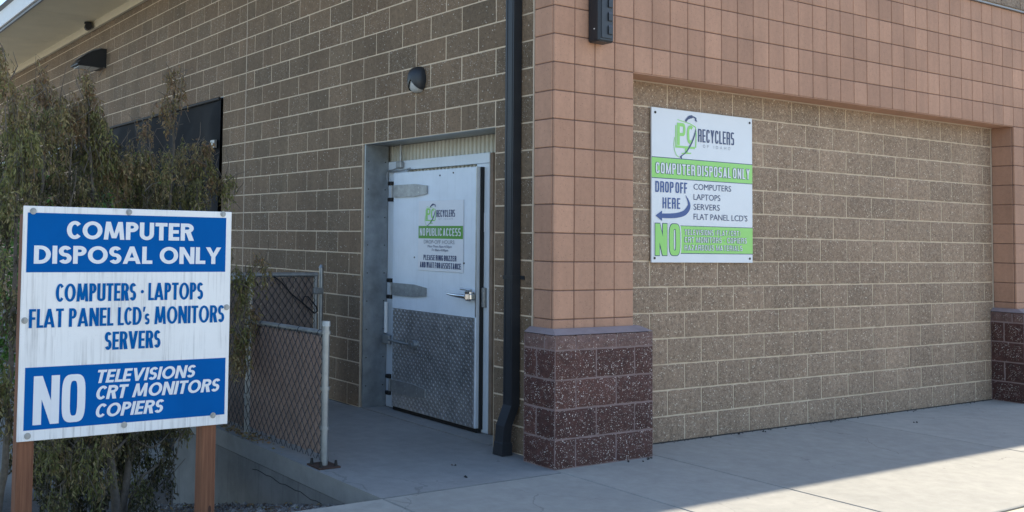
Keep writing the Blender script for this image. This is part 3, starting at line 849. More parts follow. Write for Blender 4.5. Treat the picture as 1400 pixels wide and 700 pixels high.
# ---- logo shared by the two company signs
def logo(fr, parent, S, ox, oz):
    """S = width of one logo unit in metres, ox, oz = lower left of the lettered name"""
    T = lambda pts: [(ox+a*S, oz+b*S) for a, b in pts]
    q = lambda L: [T(p) for p in L]
    # monitor and P C letters, as laid out on the board (unit = 1 m on the big sign)
    gp = []
    P_ = [rect(-.255, -.04, -.222, .140), rect(-.222, .112, -.180, .140), rect(-.222, .035, -.180, .060)]
    P_ += half(-.190, .035, .036, .105, .026, .026, 2.6)
    C_ = ring(-.135, -.022, .082, .150, .026, .026, 48, 312, 2.6)
    gp = P_+C_
    fr2 = [rect(-.275, -.062, -.040, -.044)]+[rect(-.275, -.044, -.262, .118)]+stroke([(-.25, .165), (-.10, .142), (-.03, .118), (-.022, .06), (-.03, -.05)], [.006, .007, .012, .012, .014])
    fr2 += [rect(-.160, -.10, -.125, -.062)]+stroke([(-.20, -.106), (-.085, -.098)], .010)
    arc = stroke(curve([(-.283, .02), (-.292, -.05), (-.268, -.115), (-.235, -.137)]), .007)
    pr('logo_letters', q(gp), fr, .0021, m_green, parent)
    pr('logo_monitor', q(fr2+arc), fr, .0016, m_green, parent)
    sw = stroke(curve([(-.155, .158), (-.115, .190), (-.066, .200), (-.022, .188)]), [.020]*6+[.026]*6+[.012]*7)
    sw += [[(-.030, .200), (-.012, .160), (-.042, .172)]]
    ctrl = curve([(-.028, .10), (-.045, .05), (-.085, -.02), (-.14, -.085), (-.205, -.130)])
    nn = len(ctrl); sw2 = stroke(ctrl, [.004+.010*math.sin(math.pi*(i/(nn-1))**.8) for i in range(nn)])
    sw2 += [[(-.228, -.136), (-.190, -.112), (-.200, -.134), (-.196, -.150)]]
    pr('logo_swoosh', q(sw+sw2), fr, .0030, m_navy, parent)
    pr('lettering', letters('RECYCLERS', ox, ox+.456*S, oz, oz+.108*S, .135, cond=True, gap=.13), fr, .0024, m_navy, parent)
    pr('lettering', letters('OF IDAHO', ox+.062*S, ox+.403*S, oz-.043*S, oz-.019*S, .12, cond=True, gap=.55, space=.7), fr, .0024, m_greytx, parent)

# ---- wall sign
wsn = empty('wall_sign', (.21, -.02, 1.41), label='white and green company board screwed to the recessed brown block wall', cat='sign')
wp = G().bbox(-.418, -.024, 1.414, .830, -.012, 2.640, .0015).obj('sign_sheet', m_sheet, wsn)
fr_ = ((0, -.024, 0), (1, 0, 0), (0, -1, 0))
logo(fr_, wp, 1.0, .133, 2.396)
pr('green_band', [rect(-.418, 2.084, .829, 2.243)], fr_, .0008, m_green, wp)
pr('green_band', [rect(-.100, 1.490, .829, 1.706)], fr_, .0008, m_green, wp)
pr('band_line', [rect(-.418, 2.243, .829, 2.249), rect(-.418, 2.078, .829, 2.084), rect(-.100, 1.706, .829, 1.711), rect(-.100, 1.484, .829, 1.490)], fr_, .0009, m_navy, wp)
def outlined(t, a, b, z0, z1, st, fill, parent, fr, o=.006, **kw):
    pr('letter_outline', letters(t, a, b, z0, z1, st, grow=o, **kw), fr, .0020, m_navy, parent)
    pr('lettering', letters(t, a, b, z0, z1, st, **kw), fr, .0034, fill, parent)
outlined('COMPUTER DISPOSAL ONLY', -.373, .790, 2.119, 2.203, .18, m_sheet, wp, fr_, .0035, cond=True, gap=.17, space=.17)
pr('lettering', letters('DROP OFF', -.377, -.002, 1.969, 2.056, .17, cond=True, gap=.14, space=.12), fr_, .0022, m_navy2, wp)
pr('lettering', letters('HERE', -.293, -.086, 1.842, 1.929, .17, cond=True, gap=.16), fr_, .0022, m_navy2, wp)
cv = curve([(-.020, 1.955), (.014, 1.905), (.018, 1.862), (-.030, 1.815), (-.11, 1.793), (-.20, 1.785), (-.31, 1.783)])
wv = [.004+.040*min(1, (i/(len(cv)*.38)))*(1-.35*max(0, i/len(cv)-.4)) for i in range(len(cv))]
pr('arrow', stroke(cv, wv)+[[(-.300, 1.824), (-.300, 1.742), (-.375, 1.783)]], fr_, .0022, m_navy2, wp)
for t, a, b, z in (('COMPUTERS', .077, .548, 2.005), ('LAPTOPS', .077, .410, 1.922), ('SERVERS', .077, .402, 1.842), ("FLAT PANEL LCD'S", .077, .760, 1.762)):
    font_polys(t, a, b, z, .051, m_navy, fr_, .0022, wp, 'lettering')
pr('letter_outline', letters('NO', -.380, -.089, 1.471, 1.721, .20, cond=True, grow=.018, gap=.10), fr_, .0014, m_sheet, wp)
outlined('NO', -.380, -.089, 1.471, 1.721, .20, m_green, wp, fr_, .006, cond=True, gap=.10)
for t, a, b, z0, z1 in (('TELEVISIONS (FLAT/CRT)', -.034, .662, 1.637, 1.679), ('CRT MONITORS · COPIERS', -.034, .747, 1.576, 1.620), ('HAZARDOUS MATERIALS', -.036, .690, 1.513, 1.556)):
    outlined(t, a, b, z0, z1, .17, m_sheet, wp, fr_, .0022, cond=True, gap=.18, space=.28)
for x, z in ((-.378, 2.600), (.795, 2.600), (-.385, 1.449), (.790, 1.449)):
    g = G().disc((x, -.0245, z), 1, .010, -.004, 10); g.obj('screw', m_bolt, wp)

# ---- sign on the door
dsn = empty('door_sign', (XL-.01, 1.36, 1.29), label='small white and green notice with opening hours fixed to the white door', cat='sign')
dp = G().bbox(XL-.008, 1.056, 1.290, XL-.0045, 1.668, 1.899, .001).obj('sign_sheet', m_sheet, dsn)
fr_ = ((XL-.008, 0, 0), (0, -1, 0), (-1, 0, 0))
logo(fr_, dp, .55, -1.413, 1.757)
pr('green_band', [rect(-1.664, 1.570, -1.058, 1.680)], fr_, .0008, m_green_d, dp)
pr('lettering', letters('NO PUBLIC ACCESS', -1.644, -1.085, 1.594, 1.660, .17, cond=True, gap=.15, space=.10), fr_, .0022, m_sheet, dp)
font_polys('DROP-OFF HOURS:', -1.584, -1.158, 1.526, .034, m_greytx, fr_, .0022, dp, 'lettering')
font_polys('Mon-Thurs 8am-4:30pm', -1.529, -1.201, 1.493, .022, m_navy, fr_, .0022, dp, 'lettering')
font_polys('Fri 8am-4:00pm', -1.470, -1.248, 1.462, .022, m_navy, fr_, .0022, dp, 'lettering')
pr('lettering', letters('PLEASE RING BUZZER', -1.587, -1.139, 1.382, 1.428, .19, cond=True, gap=.15, space=.14), fr_, .0022, m_navy, dp)
pr('lettering', letters('AND WAIT FOR ASSISTANCE', -1.637, -1.081, 1.316, 1.365, .19, cond=True, gap=.15, space=.14), fr_, .0022, m_navy, dp)

# ------------------------------------------------------------------ fittings on the walls
ds = empty('downspout', (-1.65, .2, 0), label='black rectangular downspout on the block wall beside the red corner pillar', cat='downspout')
secs = [(4.98, -1.69, -1.612, .159, .249), (.36, -1.69, -1.612, .159, .249), (.215, -1.752, -1.676, .165, .253), (.10, -1.762, -1.686, .168, .254), (.088, -1.768, -1.680, .163, .259), (.004, -1.775, -1.676, .160, .262)]
def duct(secs, name, mat, par):
    g = G(); vs = []
    for z, xa, xb, ya, yb in secs: vs += [(xa, ya, z), (xb, ya, z), (xb, yb, z), (xa, yb, z)]
    fs = []
    for i in range(len(secs)-1):
        for k in range(4): fs.append((i*4+k, i*4+(k+1) % 4, (i+1)*4+(k+1) % 4, (i+1)*4+k))
    fs += [(0, 1, 2, 3), tuple(len(vs)-4+k for k in range(4))]
    g.add(vs, fs)
    # folded seams down the front
    for yy in (.176, .232): g.box(-1.6935, yy-.004, .37, -1.6885, yy+.004, 4.97)
    return g.obj(name, mat, par)
duct(secs, 'pipe', m_drain, ds)
for z in (1.28, 3.6):
    g = G().box(-1.694, .153, z, -1.604, .255, z+.028); g.box(-1.612, .12, z, -1.604, .288, z+.028); g.disc((-1.694, .205, z+.014), 0, .007, -.004, 8)
    g.obj('strap', m_drain, ds)
# oval lamp over the door
lp = empty('oval_wall_lamp', (XA, 1.425, 2.93), label='small dark oval wall lamp with pale lower lens over the white door', cat='lamp')
def dome(y, z, a, b, d, x, t0, t1, rings=6, seg=24):
    g = G(); prof = []
    for i in range(rings+1):
        f = math.sin(i/rings*math.pi/2); dd = math.cos(i/rings*math.pi/2)**.7
        prof.append((f, dd))
    grid = []
    n = int(seg*(t1-t0)/360)
    for f, dd in prof:
        row = []
        for k in range(n+1):
            t = math.radians(t0+(t1-t0)*k/n); c_, s_ = math.cos(t), math.sin(t)
            row.append((x-d*dd, y+a*f*math.copysign(abs(c_)**.75, c_), z+b*f*math.copysign(abs(s_)**.75, s_)))
        grid.append(row)
    vs = [p for r in grid for p in r]; m = n+1
    g.add(vs, [(i*m+k, i*m+k+1, (i+1)*m+k+1, (i+1)*m+k) for i in range(rings) for k in range(n)], 0, True)
    return g
g = dome(1.425, 2.93, .092, .112, .078, XA-.004, 226, 314); g.obj('lens', m_lens, lp)
g = dome(1.425, 2.93, .097, .117, .092, XA-.004, -48, 228); g.disc((XA-.004, 1.425, 2.93), 0, .10, .004, 20); g.obj('housing', m_darkmetal, lp)
# long fixture on the pillar
pl = empty('pillar_wall_light', (-1.245, -RB, 3.01), label='tall dark box light fixture high on the red tiled corner pillar', cat='lamp')
body = G().bbox(-1.322, -.318, 3.012, -1.166, -RB-.001, 3.62, .012).obj('housing', m_darkmetal, pl)
g = G().bbox(-1.300, -.324, 3.035, -1.186, -.3175, 3.60, .003); g.obj('face_plate', m_darkmetal, body)
for k in range(5):
    z = 3.062+k*.098
    G().prism([(-.3235, z), (-.3235, z+.075), (-.332, z+.055), (-.332, z+.008)], 0, -1.235, -1.196).obj('louvre', m_darkmetal, body)
G().disc((-1.322, -.275, 3.105), 0, .005, -.003, 8).obj('screw', m_fascia, body)
# wedge flood light on the far side wall
fl = empty('wedge_flood_light', (XA, 9.95, 4.3), label='black wedge shaped flood light on the side wall under the eave', cat='lamp')
g = G()
g.prism([(-1.604, 4.24), (-1.604, 4.545), (-1.68, 4.55), (-1.82, 4.50), (-1.98, 4.39), (-2.08, 4.27), (-2.08, 4.255), (-1.66, 4.23)], 1, 9.76, 10.14)
hs = g.obj('housing', m_darkmetal, fl)
G().box(-2.04, 9.80, 4.230, -1.70, 10.10, 4.242).obj('lens', m_lens, hs)
g = G(); g.prism([(-1.70, 4.56), (-1.85, 4.505), (-2.02, 4.385), (-2.03, 4.37), (-1.86, 4.48), (-1.70, 4.54)], 1, 9.75, 10.15); g.obj('hood_rim', m_flash, hs)
# security camera under the soffit
sc = empty('security_camera', (-1.72, 10.4, ZT), label='tiny black security camera tucked under the eave soffit', cat='camera')
g = G().disc((-1.73, 10.4, ZT+.010), 2, .06, -.03, 14); g.obj('mount', m_black, sc)
g = G().tube([(-1.70, 10.52, ZT-.055), (-1.76, 10.26, ZT-.085)], [.055, .06], 12); g.obj('barrel', m_black, sc)

# black dock curtain in the far opening
dk = empty('dock_curtain', (-1.7, YK0+2.4, -1.2), label='black tarp curtain hanging over the loading dock opening behind the shrubs', cat='curtain')
g = G(); nx_, nz_ = 30, 22; rr = random.Random(5)
H_ = [[rr.uniform(-.03, .03) for _ in range(nx_+1)] for _ in range(nz_+1)]
vs = []
for j in range(nz_+1):
    for i in range(nx_+1):
        y = YK0+.012+(YK1-YK0-.024)*i/nx_; t = j/nz_
        sag = .05*math.sin(i*1.3)**2*(1 if 0 < i < nx_ else 0)
        z = 3.235-sag*.6-(3.235+1.2)*t
        vs.append((-1.625+(H_[j][i]-.04*math.sin(i*.9+j*.35) if 0 < j and 0 < i < nx_ else 0)-.05*t, y, z))
g.add(vs, [(j*(nx_+1)+i, j*(nx_+1)+i+1, (j+1)*(nx_+1)+i+1, (j+1)*(nx_+1)+i) for j in range(nz_) for i in range(nx_)], 0, True)
g.obj('tarp', m_tarp, dk, recalc=False)
G().tube([(-1.64, YK0+.02, 3.225), (-1.64, YK1-.02, 3.225)], .02, 8).obj('curtain_rod', m_black, dk)
G().bbox(-1.70, YK0+.03, 2.62, -1.66, YK0+.14, 2.72, .004).obj('latch', m_galv, dk)
bm_ = empty('dock_beam', (-2.2, 12, 3), label='white horizontal beam over the dock seen through gaps in the shrubs', cat='beam')
G().bbox(-2.0, 10.2, 2.90, -1.85, 17.5, 3.01, .01).obj('rail', m_whitebeam, bm_)
for y in (11.3, 14, 17): G().box(-1.86, y, 2.84, -1.59, y+.08, 2.98).obj('bracket', m_flash, bm_)

# ------------------------------------------------------------------ fences
def clip_line(p, q, w_, h_):
    """clip a 2-D segment to 0..w, 0..h"""
    t0, t1 = 0., 1.; dx, dy = q[0]-p[0], q[1]-p[1]
    for pp, qq in ((-dx, p[0]), (dx, w_-p[0]), (-dy, p[1]), (dy, h_-p[1])):
        if pp == 0:
            if qq < 0: return None
        else:
            r = qq/pp
            if pp < 0: t0 = max(t0, r)
            else: t1 = min(t1, r)
    if t0 >= t1: return None
    return (p[0]+t0*dx, p[1]+t0*dy), (p[0]+t1*dx, p[1]+t1*dy)
def chain(A, B, z0, zA, zB, pitch=.072, rad=.0032):
    """woven wire between A and B (plan points); the top runs from zA to zB"""
    A, B = Vector((*A, 0)), Vector((*B, 0)); d = B-A; L = d.length; u_ = d.normalized(); nn = Vector((-u_.y, u_.x, 0))
    h_ = max(zA, zB)-z0; g = G(); m = int((L+h_)/pitch)+2
    for sgn, off in ((1, .0022), (-1, -.0022)):
        for i in range(-m, m+1):
            s0 = i*pitch; c_ = clip_line((s0, 0) if sgn > 0 else (s0+h_/1.35, 0), (s0+h_/1.35, h_) if sgn > 0 else (s0, h_), L, h_)
            if not c_: continue
            (a0, b0), (a1, b1) = c_
            def Q(a, b):
                top = (zA+(zB-zA)*a/L)-z0
                return A+u_*a+Vector((0, 0, z0+min(b, top)))+nn*off
            P0, P1 = Q(a0, b0), Q(a1, b1)
            if (P1-P0).length > .01: g.tube([P0, P1], rad, 4, cap=False)
    return g
fe = empty('chain_link_fence', (-3.11, 1.0, 0), label='low chain link fence with brown slats along the landing edge', cat='fence')
PN, PF, PC = (-3.098, .470), (-3.135, 1.555), (-3.135, 2.74)
g = G().tube([(*PN, .012), (*PN, .965)], .027, 14); g.tube([(*PN, .955), (*PN, .99)], [.034, .030], 14)
for z in (.25, .52, .90): g.tube([(*PN, z), (*PN, z+.022)], .034, 14)
p_ = g.obj('post', m_galv, fe)
bp = G().bbox(PN[0]-.085, PN[1]-.085, 0, PN[0]+.085, PN[1]+.085, .012, .002).obj('base_plate', m_rust, p_)
for a in (-1, 1):
    for b in (-1, 1):
        G().tube([(PN[0]+a*.06, PN[1]+b*.06, .012), (PN[0]+a*.06, PN[1]+b*.06, .05)], [.013, .008], 6).obj('bolt', m_bolt, p_)
g = G().tube([(*PF, -.02), (*PF, 1.25)], .024, 12); g.tube([(*PF, 1.245), (*PF, 1.275)], [.029, .024], 12)
for z in (.30, .78, .885): g.tube([(*PF, z), (*PF, z+.03)], .031, 12)
g.obj('post', m_galv, fe)
G().tube([(*PC, -.02), (*PC, 1.26)], .024, 12).obj('post', m_galv, fe)
G().tube([(PN[0], PN[1], .905), (PF[0], PF[1], .895)], .021, 12).obj('top_rail', m_galv_d, fe)
G().tube([(PF[0], PF[1], 1.215), (PC[0], PC[1], 1.215)], .021, 12).obj('top_rail', m_galv_d, fe)
for k, t in enumerate((.06, .30, .55, .80, .95)):
    x = PN[0]+(PF[0]-PN[0])*t; y = PN[1]+(PF[1]-PN[1])*t
    G().tube([(x+.024*math.cos(a), y+.004*a/3, .901-.01*t+.026*math.sin(a)) for a in [q*.6 for q in range(11)]], .003, 5, cap=False).obj('wire_tie', m_wire, fe)
chain((PN[0]-.028, PN[1]), (PF[0]-.02, PF[1]), .045, .90, .89).obj('wire_mesh', m_wire, fe, recalc=False)
chain((PF[0]-.02, PF[1]), (PC[0]-.02, PC[1]), .045, 1.20, 1.20).obj('wire_mesh', m_wire, fe, recalc=False)
def slats(A, B, z0, z1, pitch, wd, mat, par, single, tilt=0.):
    A, B = Vector((*A, 0)), Vector((*B, 0)); d = B-A; L = d.length; u_ = d.normalized(); nn = Vector((-u_.y, u_.x, 0))
    g = G(); n = int(L/pitch)
    for i in range(n):
        c_ = A+u_*(i+.5)*pitch; h0 = z0+R.uniform(0, .02); h1 = z1+R.uniform(-.015, .008); tl = R.uniform(-.003, .003)
        gg = G() if single else g
        vs = []
        for z in (h0, h1):
            for a, b in ((-wd/2, -.003), (-wd*.17, .004), (wd*.17, .004), (wd/2, -.003), (wd/2, -.005), (-wd/2, -.005)):
                vs.append(tuple(c_+u_*(a+tl*(z-h0))+nn*b+Vector((0, 0, z))))
        gg.add(vs, [(k, (k+1) % 6, 6+(k+1) % 6, 6+k) for k in range(6)]+[(0,1,2,3,4,5), (11,10,9,8,7,6)])
        if single: gg.obj('slat', mat, par)
    if not single: g.obj('slats', mat, par, kind='stuff')
slats((PN[0]-.010, PN[1]+.03), (PF[0]-.004, PF[1]-.03), .07, .885, .044, .0435, m_slat, fe, False)
slats((PF[0]-.004, PF[1]+.03), (PC[0]-.004, PC[1]-.03), .06, 1.19, .044, .0435, m_slat2, fe, False)
# end fence / gate across the landing
ge = empty('slatted_gate', (-2.4, 2.72, 0), label='taller chain link gate with grey brown slats across the end of the landing', cat='gate')
GY = 2.72
G().tube([(-1.765, GY, 0), (-1.765, GY, 1.28)], .022, 12).tube([(-1.765, GY, 1.27), (-1.765, GY, 1.30)], [.028, .012], 12).obj('post', m_galv, ge)
G().tube([(-1.81, GY, 1.205), (-3.10, GY, 1.205)], .022, 12).obj('top_rail', m_galv_d, ge)
G().tube([(-1.825, GY, .06), (-1.825, GY, 1.20)], .019, 10).obj('stile', m_galv_d, ge)
for z in (.35, 1.05):
    g = G().bbox(-1.86, GY-.03, z-.03, -1.75, GY+.03, z+.03, .006); g.disc((-1.80, GY-.03, z), 1, .014, -.012, 8); g.obj('hinge', m_galv_d, ge)
slats((-1.85, GY+.004), (-3.09, GY+.004), .06, 1.185, .070, .066, m_slat2, ge, True)
chain((-3.09, GY-.016), (-1.84, GY-.016), .05, 1.19, 1.19).obj('wire_mesh', m_wire, ge, recalc=False)
g = G().tube([(-2.30, GY-.04, 1.19), (-2.22, GY-.045, 1.13), (-2.12, GY-.045, 1.03), (-1.98, GY-.045, .93), (-1.86, GY-.04, .84)], .007, 6)
g.tube([(-2.00, GY-.048, .95), (-1.98, GY-.05, 1.0), (-1.94, GY-.05, 1.0), (-1.84, GY-.045, .90), (-1.83, GY-.045, .86), (-1.86, GY-.045, .84)], .006, 6)
g.obj('latch_rod', m_black, ge)

# ------------------------------------------------------------------ gravel and litter
g = G(); rr = random.Random(3)
def stone(g, x, y, z, r, rr, mi):
    vs = [(r*rr.uniform(.7, 1.2), 0, 0), (-r*rr.uniform(.7, 1.2), 0, 0), (0, r*rr.uniform(.6, 1.2), 0), (0, -r*rr.uniform(.6, 1.2), 0), (rr.uniform(-.3, .3)*r, rr.uniform(-.3, .3)*r, r*rr.uniform(.4, .9)), (0, 0, -r*.5)]
    a = rr.uniform(0, 6.28); ca, sa = math.cos(a), math.sin(a)
    vs = [(x+p[0]*ca-p[1]*sa, y+p[0]*sa+p[1]*ca, z+p[2]) for p in vs]
    g.add(vs, [(0,2,4), (2,1,4), (1,3,4), (3,0,4), (2,0,5), (1,2,5), (3,1,5), (0,3,5)], mi)
for i in range(9000):
    x = rr.uniform(-5.6, -3.21); y = rr.uniform(-.38, 2.8)
    stone(g, x, y, gz(y)+rr.uniform(-.004, .012), rr.uniform(.007, .022)*(1.5 if rr.random() < .08 else 1), rr, rr.choice((0, 0, 1, 2)))
m_st = [plain('gravel_grey', (.16, .15, .14), .9, var=.3, nscale=30), plain('gravel_brown', (.12, .09, .07), .9, var=.3, nscale=30), plain('gravel_pale', (.26, .245, .22), .9, var=.3, nscale=30)]
g.obj('gravel', m_st, kind='stuff', recalc=False)
def leaf_quad(g, c, d, L, Wd, rr, mi):
    d = d.normalized(); s_ = d.cross(Vector((rr.uniform(-1, 1), rr.uniform(-1, 1), rr.uniform(-1, 1))))
    if s_.length < .05: s_ = Vector((1, 0, 0))
    s_.normalize(); nrm = d.cross(s_); m = c+d*L*.45+nrm*L*.10
    g.add([c, m+s_*Wd*.5, c+d*L, m-s_*Wd*.5], [(0, 1, 2, 3)], mi, False)
g = G()
for i in range(420):     # fallen leaves by the fence post and over the gravel
    if i < 170: y = rr.gauss(1.6, .22); x = -3.14+rr.gauss(0, .05); z = .004+abs(rr.gauss(0, .014)); 
    else: x = rr.uniform(-4.6, -3.22); y = rr.uniform(0, 2.2); z = gz(y)+.012
    if x < -3.2 and i < 170: x = -3.19
    leaf_quad(g, Vector((x, y, z)), Vector((rr.uniform(-1, 1), rr.uniform(-1, 1), rr.uniform(-.1, .2))), rr.uniform(.025, .05), rr.uniform(.010, .02), rr, rr.choice((0, 0, 1)))
g.obj('fallen_leaves', [m_leaf_b, m_leaf_m], kind='stuff', recalc=False)
g = G()
for x, y in ((-.95, -.40), (-.86, -.36), (-1.03, -.345), (-.80, -.33), (.62, -.05), (.9, -.07), (1.05, -.045), (1.9, -.06), (-2.25, .1), (-2.4, -.2), (2.6, -.4)):
    for k in range(2): stone(g, x+rr.uniform(-.02, .02), y+rr.uniform(-.01, .02), .004, rr.uniform(.006, .014), rr, rr.choice((0, 1, 1)))
for k in range(90):
    x = rr.uniform(-.6, 4.6); stone(g, x, -.012-abs(rr.gauss(0, .02)), .002, rr.uniform(.003, .008), rr, 1)
g.obj('wall_foot_debris', [m_st[1], m_bolt], kind='stuff', recalc=False)

# ------------------------------------------------------------------ shrubs
BL = [(-5.22,1.0,2.6,.04,.18,0,'m'),(-5.11,1.0,2.35,.11,.16,0,'m'),(-4.86,1.3,2.54,.06,.16,0,'b'),(-5.11,.9,2.04,.16,.16,0,'g'),(-4.82,1.2,2.29,.13,.17,0,'m'),(-4.67,1.3,2.41,.08,.12,0,'b'),(-5.19,.9,1.76,.12,.18,0,'g'),(-4.88,1.2,1.84,.17,.15,0,'d'),(-4.5,1.5,2.58,.07,.19,1,'b'),(-4.48,1.5,2.32,.14,.16,1,'m'),(-4.41,1.5,2.11,.14,.16,1,'g'),(-4.57,1.4,1.85,.17,.15,1,'d'),(-4.27,1.5,2.01,.16,.18,1,'m'),(-4.1,1.6,2.13,.14,.12,2,'m'),(-3.98,1.7,2.30,.05,.10,2,'b'),(-3.71,1.8,2.71,.06,.13,2,'b'),(-3.75,1.8,2.52,.08,.13,2,'b'),(-3.92,1.6,2.02,.17,.16,2,'m'),(-3.60,1.8,2.14,.14,.14,2,'m'),(-3.44,1.9,2.09,.12,.15,2,'g'),(-3.59,1.8,1.9,.22,.17,2,'g'),(-4.04,1.5,1.81,.2,.13,2,'d'),(-3.23,1.8,1.95,.07,.12,2,'g'),(-3.32,1.9,2.02,.09,.07,2,'m'),(-3.38,1.9,2.20,.07,.07,2,'b'),(-5.18,.9,1.46,.1,.27,0,'d'),(-5.17,.9,.96,.1,.27,0,'d'),(-5.17,.8,.48,.08,.22,0,'d'),(-3.29,1.4,1.21,.11,.11,2,'g'),(-3.25,1.4,.99,.1,.16,2,'m'),(-3.33,1.4,.74,.09,.22,2,'m'),(-3.11,1.5,1.28,.08,.06,2,'m'),(-4.86,.9,.12,.12,.14,1,'g'),(-4.7,.8,.1,.12,.12,1,'g'),(-4.61,.7,.05,.08,.16,1,'g'),(-4.53,.9,.2,.09,.14,1,'m'),(-4.33,1.1,.17,.16,.1,1,'d'),(-4.01,1.3,.16,.17,.09,1,'d'),(-4.69,1.0,.25,.2,.08,1,'d'),(-3.96,1.2,-.13,.08,.18,2,'d'),(-4.28,1.0,-.2,.13,.1,1,'d'),(-4.88,.8,-.13,.09,.07,1,'g'),(-3.74,1.4,.12,.08,.07,2,'m'),(-4.8,1.1,1.46,.3,.24,1,'d'),(-4.07,1.4,1.46,.35,.27,2,'d'),(-4.58,1.1,.92,.36,.29,1,'d'),(-3.98,1.3,.88,.35,.31,2,'d'),(-4.42,1.1,.47,.37,.2,1,'d'),(-3.61,1.5,1.35,.22,.33,2,'d'),(-4.35,1.7,.05,.3,.22,1,'d'),(-4.0,1.9,-.05,.28,.22,2,'d'),(-3.75,1.8,.25,.2,.14,2,'d'),(-4.7,1.6,-.1,.25,.25,1,'d'),(-4.5,1.3,-.25,.22,.14,1,'d'),(-5.0,1.7,1.98,.26,.26,0,'d'),(-4.5,1.9,2.0,.28,.24,1,'d'),(-4.02,2.0,1.9,.26,.20,2,'d'),(-3.62,2.1,1.82,.26,.20,2,'d'),(-4.85,1.5,2.25,.14,.16,0,'g'),(-4.5,1.7,2.3,.12,.18,1,'d'),(-4.6,1.4,.1,.3,.3,1,'d'),(-4.2,1.5,.2,.3,.25,1,'d')]  # tone d: leaves coloured dark as shade, some set behind to fill gaps
ST = [(1, [(-4.38,.88,-.6),(-4.42,.9,-.26),(-4.46,.95,.12),(-4.5,1.0,.49),(-4.5,1.2,1.06),(-4.48,1.4,1.66),(-4.49,1.5,2.5)], .035), (1, [(-4.46,.95,.12),(-4.2,1.1,.21),(-3.88,1.3,.25)], .013),
      (0, [(-5.22,.78,-.55),(-5.2,.8,-.09),(-5.17,.8,.3),(-5.14,.9,.82),(-5.12,.95,1.5),(-5.1,1.0,2.21)], .03), (0, [(-5.14,.9,.82),(-4.98,1.1,1.27),(-4.89,1.2,1.89),(-4.84,1.3,2.55)], .02),
      (2, [(-4.36,.98,-.6),(-4.34,1.0,-.24),(-4.25,1.1,.12),(-4.08,1.3,.63),(-3.84,1.6,1.35),(-3.71,1.8,2.08),(-3.71,1.8,2.72)], .03), (2, [(-4.30,1.0,-.3),(-4.23,1.0,-.11),(-3.97,1.2,-.01),(-3.77,1.4,.09),(-3.6,1.5,.2)], .014),
      (1, [(-4.45,1.0,.39),(-4.14,1.1,.1),(-3.93,1.2,.16)], .012), (2, [(-3.84,1.6,1.35),(-3.54,1.8,1.69),(-3.4,1.9,2.19)], .014), (2, [(-3.54,1.8,1.69),(-3.32,1.9,1.88),(-3.24,1.8,1.99)], .009),
      (1, [(-4.5,1.2,1.06),(-4.67,1.3,1.66),(-4.67,1.3,2.41)], .016), (2, [(-4.08,1.3,.63),(-3.59,1.4,.92),(-3.29,1.4,1.19)], .012), (1, [(-4.5,1.0,.49),(-4.72,.9,.2),(-4.84,.9,.07)], .009),
      (0, [(-4.98,1.1,1.27),(-4.79,1.0,1.17),(-4.77,.95,1.65),(-4.74,.95,1.99)], .009), (2, [(-3.98,1.4,.88),(-4.03,1.5,1.67),(-3.97,1.6,2.0),(-3.95,1.7,2.4)], .014)]
LAB = ['drooping shrub at the far left with the tallest thin top, partly beyond the sign',
       'drooping brown and green shrub rising behind the middle of the post sign',
       'wilting shrub right of the others, one leafy branch reaching past the sign edge']
ORG = [(-5.2, .8, gz(.8)), (-4.4, .9, gz(.9)), (-4.34, 1.0, gz(1.0))]
shr = [empty('shrub', ORG[k], label=LAB[k], cat='shrub', group='drooping shrubs behind the post sign') for k in range(3)]
rr = random.Random(21)
stems = [G() for _ in range(3)]; crowns = [G() for _ in range(3)]
def smooth(pts, m=5): return [Vector(p) for p in curve3(pts, m)]
def curve3(ctrl, m):
    P = [Vector(c_) for c_ in ctrl]; P = [P[0]*2-P[1]]+P+[P[-1]*2-P[-2]]; out = []
    for i in range(1, len(P)-2):
        for k in range(m):
            t = k/m; a, b, c_, d = P[i-1], P[i], P[i+1], P[i+2]
            out.append(.5*((2*b)+(c_-a)*t+(2*a-5*b+4*c_-d)*t*t+(3*b-a-3*c_+d)*t**3))
    return out+[P[-2]]
for k, pts, r in ST:
    sp = smooth(pts, 4); n = len(sp)
    sp = [p+Vector((rr.gauss(0, .006), rr.gauss(0, .006), 0)) for p in sp]
    stems[k].tube(sp, [r*(1-.75*i/(n-1)) for i in range(n)], 6)
MI = {'g': (0, 0, 0, 1, 0, 3), 'm': (1, 1, 0, 1, 2), 'b': (2, 2, 1, 2), 'd': (3, 3, 1, 3, 0)}
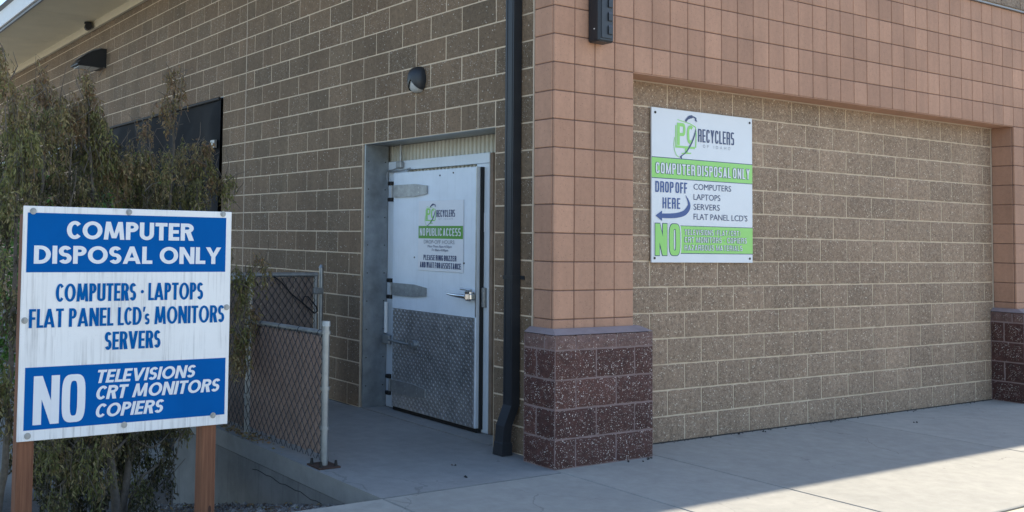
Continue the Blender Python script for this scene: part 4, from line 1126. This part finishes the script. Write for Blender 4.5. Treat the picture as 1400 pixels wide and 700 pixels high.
for x, y, z, ax, az, k, tone in BL:
    vol = ax*az*1.0; hidden = .48 < z < 1.62 and -5.3 < x < -4.05
    n = int((6800 if k < 2 else 5400)*ax*az*(.35 if hidden else 1))+16
    ay = min(.24, max(ax, .09)*1.1)
    m = max(3, n//9)
    for _ in range(m):
        while True:
            a, b, c_ = rr.uniform(-1, 1), rr.uniform(-1, 1), rr.uniform(-1, 1)
            if a*a+b*b+c_*c_ < 1: break
        cc = Vector((x+a*ax*.98, y+b*ay, z+c_*az*1.0+.05)); main = rr.choice(MI[tone])
        size = rr.uniform(.6, 1.25)
        for _q in range(9):
            p = cc+Vector((rr.gauss(0, .022), rr.gauss(0, .022), rr.gauss(0, .03)))*size
            d = Vector((a*.25+rr.gauss(0, .28), b*.25+rr.gauss(0, .28), rr.gauss(-.5, .35))).normalized()
            L = rr.uniform(.06, .15)*size; nl = int(L/.0105)
            tip = p+d*L*.5+Vector((0, 0, -L*.75)); mid = p+d*L*.5
            if rr.random() < .4: stems[k].tube([p, mid, tip], .0016, 3, cap=False)
            for q in range(nl):
                t = q/nl; c0 = p*(1-t)**2+mid*2*t*(1-t)+tip*t*t
                ld = Vector((rr.gauss(0, .45), rr.gauss(0, .45), rr.gauss(-.8, .4)))
                if rr.random() < .72: leaf_quad(crowns[k], c0, ld, rr.uniform(.018, .050)*size, rr.uniform(.009, .018)*size, rr, main if rr.random() < .75 else rr.choice(MI[tone]))
    # bare twigs
    for _ in range(int(150*ax*az)+4):
        p = Vector((x+rr.uniform(-1, 1)*ax, y+rr.uniform(-1, 1)*ay, z+rr.uniform(-1, 1)*az))
        q = p+Vector((rr.gauss(0, .09), rr.gauss(0, .08), rr.gauss(.07, .12))); m_ = (p+q)/2+Vector((rr.gauss(0, .03), rr.gauss(0, .03), rr.gauss(0, .03)))
        stems[k].tube([p, m_, q], [.004, .003, .0015], 4, cap=False)
for k in range(3):
    stems[k].obj('trunk', m_branch, shr[k], recalc=False)
    crowns[k].obj('crown', [m_leaf_g, m_leaf_m, m_leaf_b, m_leaf_shade], shr[k], recalc=False)
# fresh green shrubs further back, seen between the stems
GL = ['low bright green shrub at the left edge behind the drooping shrubs', 'low bright green shrub above the sign between the drooping stems']
for k, (x, y, z, ax, az) in enumerate(((-4.72, 3.6, 1.15, .55, 1.25), (-3.55, 3.4, 1.05, .42, 1.25))):
    e = empty('green_shrub', (x, y, gz(y)), label=GL[k], cat='shrub', group='green shrubs beyond the dry ones'); cg = G(); tg2 = G()
    for q in range(5):
        tip = Vector((x+rr.uniform(-.5, .5)*ax, y+rr.uniform(-.3, .3), z+az*rr.uniform(.3, .8)))
        tg2.tube([(x+rr.uniform(-.1, .1), y, gz(y)-.1), (Vector((x, y, z-.3))+tip)/2, tip], [.02, .013, .004], 6)
    for _ in range(5200):
        while True:
            a, b, c_ = rr.uniform(-1, 1), rr.uniform(-1, 1), rr.uniform(-1, 1)
            if .25 < a*a+b*b+c_*c_ < 1: break
        rad = 1+.14*math.sin(a*7+c_*5)
        leaf_quad(cg, Vector((x+a*ax*rad, y+b*ax*rad, z+c_*az*rad)), Vector((a+rr.gauss(0, .5), b+rr.gauss(0, .5), rr.gauss(0, .5))), rr.uniform(.05, .09), rr.uniform(.022, .04), rr, 0)
    tg2.obj('trunk', m_branch, e, recalc=False); cg.obj('crown', m_leaf_v, e, recalc=False)
